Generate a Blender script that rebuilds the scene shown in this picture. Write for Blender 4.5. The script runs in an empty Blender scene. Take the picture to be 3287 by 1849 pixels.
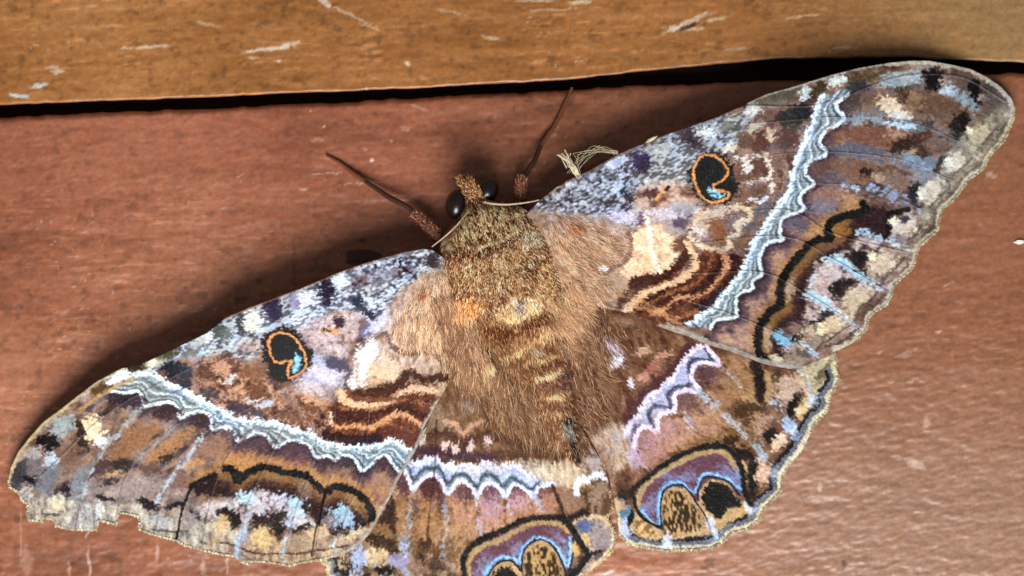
import bpy, math
import numpy as np

# ------------------------------------------------------------------ camera, world, light, exposure
S = 4.4e-5                 # metres per picture unit (the moth spans about 15 cm)
CX, CY = 1643.5, 924.5
DC, H0 = 5600.0, 90.0      # camera distance above the mean wing height, mean wing height (units)
scene = bpy.context.scene
COL = scene.collection
cam_d = bpy.data.cameras.new('camera'); cam = bpy.data.objects.new('camera', cam_d); COL.objects.link(cam)
cam.location = (0, 0, (DC + H0) * S); cam.rotation_euler = (0, 0, 0)
cam_d.sensor_width = 36.0; cam_d.lens = 36.0 * DC / 3287.0
cam_d.clip_start = 0.005; cam_d.clip_end = 50
cam_d.dof.use_dof = True; cam_d.dof.focus_distance = DC * S - 0.003; cam_d.dof.aperture_fstop = 13.0
scene.camera = cam
world = bpy.data.worlds.new('World'); scene.world = world; world.use_nodes = True
bg = world.node_tree.nodes['Background']; bg.inputs[0].default_value = (1.0, 0.93, 0.88, 1); bg.inputs[1].default_value = 0.16
def area(name, loc, target, size, power, col):
    l = bpy.data.lights.new(name, 'AREA'); l.energy = power; l.size = size; l.color = col; l.shape = 'DISK'
    o = bpy.data.objects.new(name, l); COL.objects.link(o); o.location = loc
    d = np.array(target) - np.array(loc)
    import mathutils
    o.rotation_euler = mathutils.Vector(d).to_track_quat('-Z', 'Y').to_euler()
    return o
area('lamp', (0.01, -0.27, 0.28), (-0.005, -0.01, 0.0), 0.27, 2.7, (1.0, 0.985, 0.965))
scene.view_settings.view_transform = 'Standard'; scene.view_settings.look = 'None'
scene.view_settings.exposure = 0.0; scene.view_settings.gamma = 1.0

# ------------------------------------------------------------------ helpers
rng = np.random.default_rng(7)
def P(x, y, h):
    """plan position on the mean wing plane + height -> metres (keeps its place in plan at its own height)"""
    x = np.asarray(x, float); y = np.asarray(y, float); h = np.asarray(h, float) + 0 * x
    k = (DC - (h - H0)) / DC
    return np.stack([(x - CX) * k * S, -(y - CY) * k * S, h * S], -1)
VW = {'F': (0, 0, 0.78369), 'N': (0, 0, 1.0),
      'Z1': (0, 1100, 1.935), 'Z2': (400, 900, 2.415), 'Z3': (700, 1250, 2.41875), 'Z4': (700, 700, 2.415),
      'B1': (1250, 450, 2.415), 'B2': (1250, 900, 2.415), 'B3': (1250, 1350, 2.90375), 'B4': (1900, 1050, 1.813),
      'C1': (1800, 400, 2.415), 'C2': (2400, 150, 2.2289), 'C3': (2300, 650, 2.415), 'C4': (950, 250, 2.4156)}
def V(v, pts):
    ox, oy, s = VW[v]; return np.asarray(pts, float).reshape(-1, 2) / s + np.array([ox, oy])
def cat(p, closed=False, n=5):
    """Catmull-Rom resample"""
    p = np.asarray(p, float)
    if len(p) < 3: return p
    q = np.vstack([p[-1], p, p[0], p[1]]) if closed else np.vstack([2*p[0]-p[1], p, 2*p[-1]-p[-2]])
    out = []
    for i in range(1, len(q) - 2):
        a, b, c, d = q[i-1], q[i], q[i+1], q[i+2]
        for t in np.arange(n) / n:
            out.append(.5*((2*b) + (c-a)*t + (2*a-5*b+4*c-d)*t*t + (-a+3*b-3*c+d)*t**3))
    if not closed: out.append(p[-1])
    return np.array(out)
def hsh(ix, iy, seed):
    h = (ix.astype(np.int64) * 374761393 + iy.astype(np.int64) * 668265263 + seed * 974634777) & 0x7fffffff
    h = ((h ^ (h >> 13)) * 1274126177) & 0x7fffffff
    return ((h ^ (h >> 16)) & 0xffff) / 65535.0
def vn(x, y, seed=0):
    ix = np.floor(x); iy = np.floor(y); fx = x - ix; fy = y - iy
    fx = fx*fx*(3-2*fx); fy = fy*fy*(3-2*fy)
    ix = ix.astype(np.int64); iy = iy.astype(np.int64)
    a = hsh(ix, iy, seed); b = hsh(ix+1, iy, seed); c = hsh(ix, iy+1, seed); d = hsh(ix+1, iy+1, seed)
    return (a*(1-fx)+b*fx)*(1-fy) + (c*(1-fx)+d*fx)*fy
def fbm(x, y, seed=0, o=3):
    s = 0; a = .5; t = 0
    for i in range(o):
        s = s + a*vn(x*2**i, y*2**i, seed+i*17); t += a; a *= .55
    return s/t
def sstep(a, b, x):
    t = np.clip((x-a)/(b-a+1e-9), 0, 1); return t*t*(3-2*t)
def lin(c):
    c = np.clip(np.asarray(c, float)/255., 0, 1)
    return np.where(c <= .04045, c/12.92, ((c+.055)/1.055)**2.4)
def dist_poly(x, y, p):
    d = np.full(x.shape, 1e9)
    for (ax, ay), (bx, by) in zip(p[:-1], p[1:]):
        vx, vy = bx-ax, by-ay; L = vx*vx+vy*vy+1e-9
        t = np.clip(((x-ax)*vx+(y-ay)*vy)/L, 0, 1)
        d = np.minimum(d, (x-ax-t*vx)**2+(y-ay-t*vy)**2)
    return np.sqrt(d)
def inside(x, y, p):
    r = np.zeros(x.shape, bool); q = np.roll(p, -1, 0)
    for (ax, ay), (bx, by) in zip(p, q):
        if ay == by: continue
        r ^= ((ay > y) != (by > y)) & (x < (bx-ax)*(y-ay)/(by-ay)+ax)
    return r

class Canvas:
    """pigment of a surface, some sheen painted in, evaluated at plan points"""
    def __init__(s, X, Y, base, seed=1):
        s.X, s.Y = X, Y; n = len(X)
        s.C = np.tile(np.array(base, float), (n, 1)); s.H = np.zeros(n); s.seed = seed
        s.jx = (fbm(X/26, Y/26, seed, 2)-.5)*1.3 + (vn(X/6.5, Y/6.5, seed+3)-.5)*1.3
        s.jy = (fbm(X/26, Y/26, seed+9, 2)-.5)*1.3 + (vn(X/6.5, Y/6.5, seed+5)-.5)*1.3
        s.mo = fbm(X/11, Y/11, seed+21, 2)
        # rows of scales run outwards from the wing root: ragged, comb-like borders
        r = np.hypot(X-1600, Y-880); th = np.arctan2(Y-880, X-1600)
        k = (vn(th*r.mean()/3.6, r/15, seed+33)-.5)*1.5+(vn(th*r.mean()/8, r/26, seed+34)-.5)*.9
        s.jx = s.jx*.8+np.cos(th)*k; s.jy = s.jy*.8+np.sin(th)*k
        q = hsh(np.floor(X/4.3), np.floor(Y/4.3), seed+36)-.5; q2 = hsh(np.floor(X/4.3), np.floor(Y/4.3), seed+37)-.5
        s.jx += q*.5; s.jy += q2*.5; s.wh = hsh(np.floor(X/4.7+1.3*s.jx), np.floor(Y/4.7), seed+38)
        s.sc = vn(th*r.mean()/4.2, r/9, seed+35)-.5
    def sel(s, p, m):
        a = p.min(0)-m; b = p.max(0)+m
        return np.nonzero((s.X > a[0])&(s.X < b[0])&(s.Y > a[1])&(s.Y < b[1]))[0]
    def mix(s, i, a, col, br=0):
        a = np.clip(a, 0, 1)[:, None]; s.C[i] = s.C[i]*(1-a) + np.asarray(col, float)*a
    def ragged(s, i, a, k):
        """scales of two colours intermingle where the edge is soft"""
        return np.clip(a + ((s.mo[i]-.5)*8+s.sc[i]*5)*k*a*(1-a), 0, 1)
    def fill(s, v, p, col, soft=8, amp=10, a=1., smooth=True, rag=.8):
        p = V(v, p); p = cat(p, True, 4) if smooth else p
        i = s.sel(p, soft+amp+2)
        if not len(i): return
        x = s.X[i]+amp*s.jx[i]; y = s.Y[i]+amp*s.jy[i]
        d = dist_poly(x, y, np.vstack([p, p[:1]])); d = np.where(inside(x, y, p), -d, d)
        s.mix(i, a*s.ragged(i, 1-sstep(-soft, soft, d), rag), col)
    def line(s, v, p, w, col, soft=4, amp=5, a=1., smooth=True, dz=0, brk=0, rag=.6):
        sc = VW[v][2]; p = V(v, p); p = cat(p) if smooth else p; w = w/sc/2
        i = s.sel(p, w+soft+amp+2)
        if not len(i): return
        x = s.X[i]+amp*s.jx[i]; y = s.Y[i]+amp*s.jy[i]
        d = dist_poly(x, y, p); m = 1-sstep(w-soft, w+soft, d)
        if brk: m = m*(1-brk*(1-sstep(.36, .6, fbm(s.X[i]/34, s.Y[i]/34, s.seed+55, 2))))
        if dz: s.H[i] = np.maximum(s.H[i], dz*m)
        s.mix(i, a*s.ragged(i, m, rag), col)
    def blob(s, v, c, r, ang, col, soft=.45, amp=12, a=1., rag=1.):
        sc = VW[v][2]; c = V(v, [c])[0]; r = np.array(r, float)/sc
        R = r.max()*1.5+amp
        i = s.sel(np.array([c]), R)
        if not len(i): return
        x = s.X[i]+amp*s.jx[i]-c[0]; y = s.Y[i]+amp*s.jy[i]-c[1]
        t = math.radians(ang); u = (x*math.cos(t)+y*math.sin(t))/r[0]; w = (-x*math.sin(t)+y*math.cos(t))/r[1]
        d = np.sqrt(u*u+w*w)
        s.mix(i, a*s.ragged(i, 1-sstep(1-soft, 1+soft, d), rag), col)
    def mottle(s, v, p, cols, scale=30, a=1., soft=14, seed=0, ani=(1, 1, 0), con=1.9):
        """patches of several pigments"""
        if p is None: i = np.arange(len(s.X)); m = np.ones(len(i))
        else:
            p = cat(V(v, p), True, 4); i = s.sel(p, soft+12)
            if not len(i): return
            x = s.X[i]+10*s.jx[i]; y = s.Y[i]+10*s.jy[i]
            d = dist_poly(x, y, np.vstack([p, p[:1]])); d = np.where(inside(x, y, p), -d, d); m = 1-sstep(-soft, soft, d)
        t = math.radians(ani[2]); X, Y = s.X[i], s.Y[i]
        u = (X*math.cos(t)+Y*math.sin(t))/ani[0]/scale; w = (-X*math.sin(t)+Y*math.cos(t))/ani[1]/scale
        f = np.clip((fbm(u, w, s.seed+seed+40, 3)-.5)*con+.5, 0, .999)*(len(cols)-1)
        k = f.astype(int); q = (f-k)[:, None]; q = q*q*(3-2*q); cc = np.array(cols, float)
        s.mix(i, a*m, cc[k]*(1-q)+cc[np.minimum(k+1, len(cols)-1)]*q)
    def speck(s, v, p, dark, light, size=7, thr=.5, sh=.12, a=1., soft=16, ani=(1, 1, 0), seed=0):
        """single pale scales on a dark ground"""
        p = cat(V(v, p), True, 4); i = s.sel(p, soft+12)
        if not len(i): return
        x = s.X[i]+10*s.jx[i]; y = s.Y[i]+10*s.jy[i]
        d = dist_poly(x, y, np.vstack([p, p[:1]])); d = np.where(inside(x, y, p), -d, d); m = 1-sstep(-soft, soft, d)
        t = math.radians(ani[2]); X, Y = s.X[i], s.Y[i]
        u = (X*math.cos(t)+Y*math.sin(t))/ani[0]/size; w = (-X*math.sin(t)+Y*math.cos(t))/ani[1]/size
        f = vn(u, w, s.seed+seed+70)*.65+fbm(u/4, w/4, s.seed+seed+80, 2)*.35
        q = sstep(thr-sh, thr+sh, f)[:, None]
        s.mix(i, a*m, np.array(dark, float)*(1-q)+np.array(light, float)*q)
    def powder(s, k=.14, cool=15., sat=.75, con=1.26):
        """single stray scales, a cool sheen tinted into the pale ones"""
        m = s.C.mean(1, keepdims=True); s.C = m+(s.C-m)*sat; s.C = np.clip(107+(s.C-118)*con, 8, 246)
        a = (np.clip((s.wh-.9)/.1, 0, 1)*k*1.5)[:, None]; s.C = s.C*(1-a)+np.array([206, 202, 212.])*a
        a = (np.clip((.1-s.wh)/.1, 0, 1)*k*1.5)[:, None]; s.C = s.C*(1-a)+np.array([48, 34, 36.])*a
        t = np.clip((s.C.mean(1)-70)/110, 0, 1)[:, None]
        b = sstep(.34, .66, fbm(s.X/150, s.Y/150, s.seed+77, 3))[:, None]      # patchy blue-lilac sheen of the scales, put into their colour
        s.C = s.C+t*(.45+.9*b)*np.array([-cool*.55, -cool*.05, cool*1.15])
    def finish(s, k=.16, size=4.5, sat=1.0):
        g = vn(s.X/size, s.Y/size, s.seed+91)-.5 + (vn(s.X/size/2.6, s.Y/size/2.6, s.seed+92)-.5)*.7
        s.C = s.C*(1+k*1.5*g+k*1.3*s.sc)[:, None]
        w = (vn(s.X/size/1.3, s.Y/size/1.3, s.seed+95)-.5)[:, None]
        s.C = s.C + w*np.array([9., 0., -9.])
        m = s.C.mean(1, keepdims=True); s.C = m+(s.C-m)*sat
        return s.C

def inset(out, i0, i1, d):
    p = cat(out[i0:i1], False, 4); g = np.gradient(p, axis=0)
    for _ in range(2): g[1:-1] = (g[:-2]+2*g[1:-1]+g[2:])/4
    g /= np.linalg.norm(g, axis=1, keepdims=True)+1e-9; n = np.stack([-g[:, 1], g[:, 0]], 1); c0 = out.mean(0)
    n *= np.sign(((c0-p)*n).sum(1))[:, None]
    return p+n*d

# ------------------------------------------------------------------ materials
def mat_attr(name, rough=.6, spec=.3, bump=0., bscale=4000., sheen=0., noise=0.):
    m = bpy.data.materials.new(name); m.use_nodes = True; nt = m.node_tree; b = nt.nodes['Principled BSDF']
    at = nt.nodes.new('ShaderNodeAttribute'); at.attribute_name = 'Col'
    nt.links.new(at.outputs['Color'], b.inputs['Base Color'])
    b.inputs['Roughness'].default_value = rough; b.inputs['Specular IOR Level'].default_value = spec
    if sheen: b.inputs['Sheen Weight'].default_value = sheen
    if bump:
        tc = nt.nodes.new('ShaderNodeTexCoord'); n = nt.nodes.new('ShaderNodeTexNoise'); n.inputs['Scale'].default_value = bscale
        n.inputs['Detail'].default_value = 4
        nt.links.new(tc.outputs['Object'], n.inputs['Vector'])
        bp = nt.nodes.new('ShaderNodeBump'); bp.inputs['Strength'].default_value = bump; bp.inputs['Distance'].default_value = .0002
        nt.links.new(n.outputs['Fac'], bp.inputs['Height']); nt.links.new(bp.outputs['Normal'], b.inputs['Normal'])
    return m
def mat_flat(name, col, rough=.5, spec=.4, var=.25, scale=2500., coat=0):
    m = bpy.data.materials.new(name); m.use_nodes = True; nt = m.node_tree; b = nt.nodes['Principled BSDF']
    tc = nt.nodes.new('ShaderNodeTexCoord'); n = nt.nodes.new('ShaderNodeTexNoise'); n.inputs['Scale'].default_value = scale
    r = nt.nodes.new('ShaderNodeValToRGB'); c = lin(col)
    r.color_ramp.elements[0].position = .3; r.color_ramp.elements[1].position = .7
    r.color_ramp.elements[0].color = (*(c*(1-var)), 1); r.color_ramp.elements[1].color = (*np.minimum(c*(1+var), 1), 1)
    nt.links.new(tc.outputs['Object'], n.inputs['Vector']); nt.links.new(n.outputs['Fac'], r.inputs['Fac'])
    nt.links.new(r.outputs['Color'], b.inputs['Base Color'])
    b.inputs['Roughness'].default_value = rough; b.inputs['Specular IOR Level'].default_value = spec
    b.inputs['Coat Weight'].default_value = coat
    return m
M_WING = mat_attr('wing_scales', .6, .14, .12, 9000.)
M_FUR = mat_attr('fur', .7, .15)
M_WOOD = mat_attr('painted_wood', .36, .5, .1, 700.)
M_EYE = mat_flat('compound_eye', (20, 13, 12), .3, .5, .3, 9000., .25)
M_PALE = mat_flat('antenna', (178, 160, 140), .5, .3)
M_SILK = mat_flat('silk', (204, 194, 162), .6, .3)
M_CHIP = mat_flat('white_paint', (225, 228, 225), .6, .3, .1)
M_DARK = mat_flat('dark_wood', (34, 24, 18), .9, .1)

# ------------------------------------------------------------------ mesh helpers
def mesh_np(name, verts, faces, mat, parent=None, col=None, smooth=True):
    me = bpy.data.meshes.new(name); k = faces.shape[1]
    me.vertices.add(len(verts)); me.vertices.foreach_set('co', np.ascontiguousarray(verts, np.float32).ravel())
    me.loops.add(faces.size); me.loops.foreach_set('vertex_index', np.ascontiguousarray(faces, np.int32).ravel())
    me.polygons.add(len(faces)); me.polygons.foreach_set('loop_start', np.arange(0, faces.size, k, dtype=np.int32))
    me.polygons.foreach_set('use_smooth', np.full(len(faces), smooth))
    me.update(calc_edges=True); me.validate()
    if col is not None:
        a = me.attributes.new('Col', 'FLOAT_COLOR', 'POINT')
        a.data.foreach_set('color', np.concatenate([lin(col), np.ones((len(col), 1))], 1).astype(np.float32).ravel())
    me.materials.append(mat)
    o = bpy.data.objects.new(name, me); COL.objects.link(o)
    if parent is not None:
        o.parent = parent
        if parent.type == 'EMPTY' and parent.parent is None:
            o.matrix_parent_inverse = parent.matrix_basis.inverted()
        else:
            o.matrix_parent_inverse = parent_world(parent).inverted()
    return o
def parent_world(o):
    import mathutils
    m = o.matrix_parent_inverse @ o.matrix_basis if o.parent else o.matrix_basis.copy()
    p = o.parent
    while p is not None:
        b = p.matrix_parent_inverse @ p.matrix_basis if p.parent else p.matrix_basis
        m = b @ m; p = p.parent
    return m
def tube(paths, n=7, close=True):
    """paths: list of (points Nx3 metres, radii N) -> verts, faces"""
    vs, fs = [], []; off = 0
    for pts, rad in paths:
        pts = np.asarray(pts, float); rad = np.asarray(rad, float); N = len(pts)
        tg = np.gradient(pts, axis=0); tg /= np.linalg.norm(tg, axis=1, keepdims=True)+1e-12
        up = np.array([.13, .21, .97]); a = np.cross(tg, up); a /= np.linalg.norm(a, axis=1, keepdims=True)+1e-12
        b = np.cross(a, tg); th = np.arange(n)*2*math.pi/n
        ring = pts[:, None]+rad[:, None, None]*(np.cos(th)[None, :, None]*a[:, None]+np.sin(th)[None, :, None]*b[:, None])
        vs.append(ring.reshape(-1, 3))
        i = np.arange(N-1)[:, None]*n; j = np.arange(n)[None]; k = (j+1) % n
        fs.append(np.stack([off+i+j, off+i+k, off+i+n+k, off+i+n+j], -1).reshape(-1, 4)); off += N*n
    return np.vstack(vs), np.vstack(fs)
def blades(x, y, h, dx, dy, ln, w, lift, col, parent, name, bend=0., tilt=.3, hf=None):
    """fine hairs / scales as tapering blades; returns one object"""
    n = len(x); px, py = -dy, dx
    t = np.array([0, .55, 1.]); wd = np.array([1., .8, .12])
    vs = []
    for k in range(3):
        cx = x+dx*ln*t[k]+px*bend*ln*t[k]**2; cy = y+dy*ln*t[k]+py*bend*ln*t[k]**2
        hh = h+lift*math.sin(t[k]*2.2)
        if hf is not None and k: g = hf(cx, cy); hh = np.maximum(hh, np.where(g > 0, g, h)+lift*(.5+.5*math.sin(t[k]*2.2)))
        vs.append(P(cx-px*w*wd[k]/2, cy-py*w*wd[k]/2, hh)); vs.append(P(cx+px*w*wd[k]/2, cy+py*w*wd[k]/2, hh+w*tilt*wd[k]))
    v = np.stack(vs, 1).reshape(-1, 3); b = np.arange(n)[:, None]*6
    f = np.concatenate([b+np.array([0, 1, 3, 2]), b+np.array([2, 3, 5, 4])], 0)
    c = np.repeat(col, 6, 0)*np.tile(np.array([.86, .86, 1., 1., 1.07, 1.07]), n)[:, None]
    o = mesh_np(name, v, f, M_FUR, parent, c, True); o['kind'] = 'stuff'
    return o

# ------------------------------------------------------------------ body shape (plan axis with radii)
AX = np.array([  # x, y, centre height, half width, half height
    [1488, 588, 92, 8, 8], [1494, 600, 100, 26, 26], [1508, 622, 112, 36, 40], [1522, 655, 118, 46, 52], [1534, 684, 122, 92, 70],
    [1548, 720, 124, 142, 82], [1566, 768, 126, 164, 94], [1590, 830, 128, 174, 104], [1618, 900, 128, 176, 106], [1646, 970, 124, 164, 98],
    [1676, 1045, 114, 134, 84], [1708, 1125, 102, 104, 70], [1742, 1210, 90, 80, 58], [1775, 1290, 78, 60, 48], [1803, 1360, 68, 44, 40],
    [1826, 1418, 60, 32, 32], [1843, 1462, 54, 19, 21], [1853, 1490, 50, 4, 5]], float)
AXD = np.array([.385, .923]); AXP = np.array([.923, -.385])
def body_h(x, y):
    """top height of the body at plan points, -1 outside"""
    s = (x-1488)*AXD[0]+(y-588)*AXD[1]
    sa = (AX[:, 0]-1488)*AXD[0]+(AX[:, 1]-588)*AXD[1]
    cx = np.interp(s, sa, AX[:, 0]); cy = np.interp(s, sa, AX[:, 1])
    u = (x-cx)*AXP[0]+(y-cy)*AXP[1]
    w = np.interp(s, sa, AX[:, 3]); hz = np.interp(s, sa, AX[:, 4]); zc = np.interp(s, sa, AX[:, 2])
    q = 1-(u/w)**2
    return np.where((q > 0) & (s > 0) & (s < sa[-1]), zc+hz*np.sqrt(np.maximum(q, 0)), -1), u, s

# ------------------------------------------------------------------ wing outlines (plan)
OUT_LF = np.vstack([
    V('B1', [(560, 1000), (330, 850), (240, 838)]), V('Z4', [(1580, 240), (1450, 262), (1300, 300), (1150, 345), (1000, 395), (850, 455), (650, 540), (450, 615), (250, 690), (60, 770)]),
    V('F', [(520, 838), (440, 876), (360, 914)]),
    V('Z1', [(750, 160), (600, 240), (480, 330), (380, 410), (270, 490), (180, 590), (110, 680), (65, 780), (48, 860), (60, 905), (110, 930), (130, 975), (165, 1005), (172, 1105), (260, 1118), (264, 1092), (330, 1102), (345, 1142), (430, 1165), (595, 1167), (606, 1106), (720, 1132), (728, 1072), (755, 1062), (858, 1082), (864, 1165), (960, 1200), (1100, 1235), (1140, 1262), (1250, 1292), (1380, 1322), (1470, 1332), (1500, 1370), (1548, 1385)]),
    V('Z3', [(180, 1338), (350, 1345), (500, 1365), (560, 1375), (650, 1350), (780, 1330), (880, 1305), (970, 1285), (1070, 1225), (1160, 1140), (1220, 1050), (1270, 950), (1335, 840), (1400, 700), (1460, 600), (1530, 480), (1575, 390), (1630, 280)]),
    V('B2', [(250, 1170), (310, 1060), (370, 950), (440, 830), (560, 600), (700, 300)])])
OUT_RF = np.vstack([
    V('B1', [(800, 900), (1100, 530), (1180, 455), (1280, 375), (1400, 300), (1540, 238), (1700, 150)]),
    V('C1', [(500, 205), (650, 140), (850, 65), (1040, 0)]), V('F', [(1780, 303), (1860, 270)]),
    V('C2', [(0, 400), (130, 340), (350, 278), (600, 200), (800, 150), (1000, 115), (1180, 98), (1300, 100), (1450, 125), (1600, 160), (1720, 220), (1820, 290), (1890, 370), (1915, 440), (1905, 520), (1870, 610), (1830, 690), (1765, 750), (1725, 800), (1700, 870), (1640, 920), (1575, 960), (1540, 1020), (1480, 1100), (1405, 1160), (1380, 1230)]),
    V('C3', [(1720, 220), (1640, 290), (1572, 350), (1550, 430), (1520, 520), (1450, 580), (1375, 650), (1365, 720), (1320, 800), (1235, 850), (1185, 900), (1170, 980), (1100, 1060), (1020, 1110), (920, 1155), (830, 1205), (740, 1245), (640, 1282), (560, 1288), (430, 1265), (330, 1238), (200, 1185), (80, 1145), (0, 1122)]),
    V('B4', [(640, 88), (560, 52), (460, 22), (400, 0)]), V('F', [(1740, 850), (1660, 822), (1590, 790), (1500, 770), (1400, 760)])])
OUT_LH = np.vstack([
    V('N', [(1560, 1000), (1420, 1040), (1250, 1200), (1150, 1400), (1040, 1620), (1000, 1740), (1020, 1800), (1045, 1812), (1052, 1850), (1090, 1870), (1120, 1930), (1190, 1950), (1230, 2000), (1320, 2010), (1380, 2050), (1470, 2040), (1560, 2060), (1640, 2030), (1720, 1995), (1790, 1930), (1830, 1890)]),
    V('B3', [(1800, 1449), (1900, 1385), (2000, 1300), (2100, 1190), (2112, 1080), (2070, 960), (2010, 900), (2080, 860), (2060, 640), (2000, 420), (1900, 250), (1750, 0)]),
    V('N', [(1800, 1200), (1740, 1080), (1660, 1000)])])
OUT_RH = np.vstack([
    V('N', [(1640, 1000), (1760, 960), (1950, 940), (2150, 960), (2400, 1040), (2560, 1090)]),
    V('B4', [(1300, 110), (1420, 150), (1425, 240), (1442, 310), (1392, 400), (1372, 490), (1302, 560), (1262, 640), (1222, 720), (1162, 790), (1112, 860), (1102, 960), (1052, 1010), (1002, 1060), (972, 1130), (902, 1180), (812, 1203), (762, 1260), (700, 1288), (600, 1300), (500, 1300), (440, 1305), (340, 1292), (210, 1268), (160, 1210), (145, 1090), (128, 1000), (100, 880), (70, 760)]),
    V('B3', [(2030, 520), (1950, 320), (1850, 130)]), V('N', [(1850, 1330), (1800, 1220)])])

# ------------------------------------------------------------------ pigment of each part
W_PALE = (214, 224, 206); W_DK = (104, 116, 110)
def pale_band(c, up, lo, ax):
    """two feathered pale lines with fine parallel lines between them"""
    def rs(p, n=150):
        p = cat(p, False, 6); t = np.concatenate([[0], np.cumsum(np.hypot(*np.diff(p, axis=0).T))]); u = np.linspace(0, t[-1], n)
        return np.stack([np.interp(u, t, p[:, 0]), np.interp(u, t, p[:, 1])], 1)
    c.fill('N', np.vstack([up, lo[::-1]]), (134, 144, 142), 4, 4, smooth=False)
    ax = np.array(ax, float)
    c.line('N', lo+ax*22, 32, (88, 68, 80), 14, 8, .85); c.line('N', lo+ax*11, 15, (66, 52, 62), 6, 5, .9)
    U, L = rs(up), rs(lo)
    for t, w, k, al in [(.3, 9, (92, 106, 108), .9), (.5, 7, (206, 214, 206), .85), (.62, 7, (104, 116, 116), .85), (.76, 5, (196, 204, 196), .6), (.86, 8, (84, 98, 104), .9)]:
        c.line('N', U*(1-t)+L*t, w, k, 2.5, 4, al, smooth=False)
    c.line('N', up+np.array(ax)*6, 24, (168, 186, 196), 9, 9, .6)
    c.line('N', up, 15, (210, 228, 230), 5, 8, rag=1.6)
    c.line('N', lo, 11, (212, 224, 218), 3.5, 3)
def veins(c, segs, a=.3, w=5):
    for p in segs:
        c.line('N', p, w, (70, 52, 50), 2, 1, a*.7); c.line('N', np.array(p)+np.array([2, -3]), w*.9, (196, 190, 196), 2.5, 1, a*.7, dz=4.5)
def eyespot(c, v, outer, ring, patch, teal=None, w=24):
    c.fill(v, outer, (26, 16, 16), 9, 13)
    c.fill(v, ring, (8, 9, 12), 3, 2); c.speck(v, ring, (8, 9, 12), (40, 42, 52), 7, .62, .15, .8, 2)
    if teal: c.fill(v, teal, (22, 48, 58), 10, 10, .9)  # dark teal pigment inside the ring
    c.fill(v, patch, (118, 172, 188), 4, 6); 
    c.speck(v, patch, (50, 100, 116), (150, 200, 212), 9, .45, .2, .8, 3)
    c.line(v, ring+ring[:1], w*.92, (214, 144, 74), 3, 3.5, smooth=True, dz=2)

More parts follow.
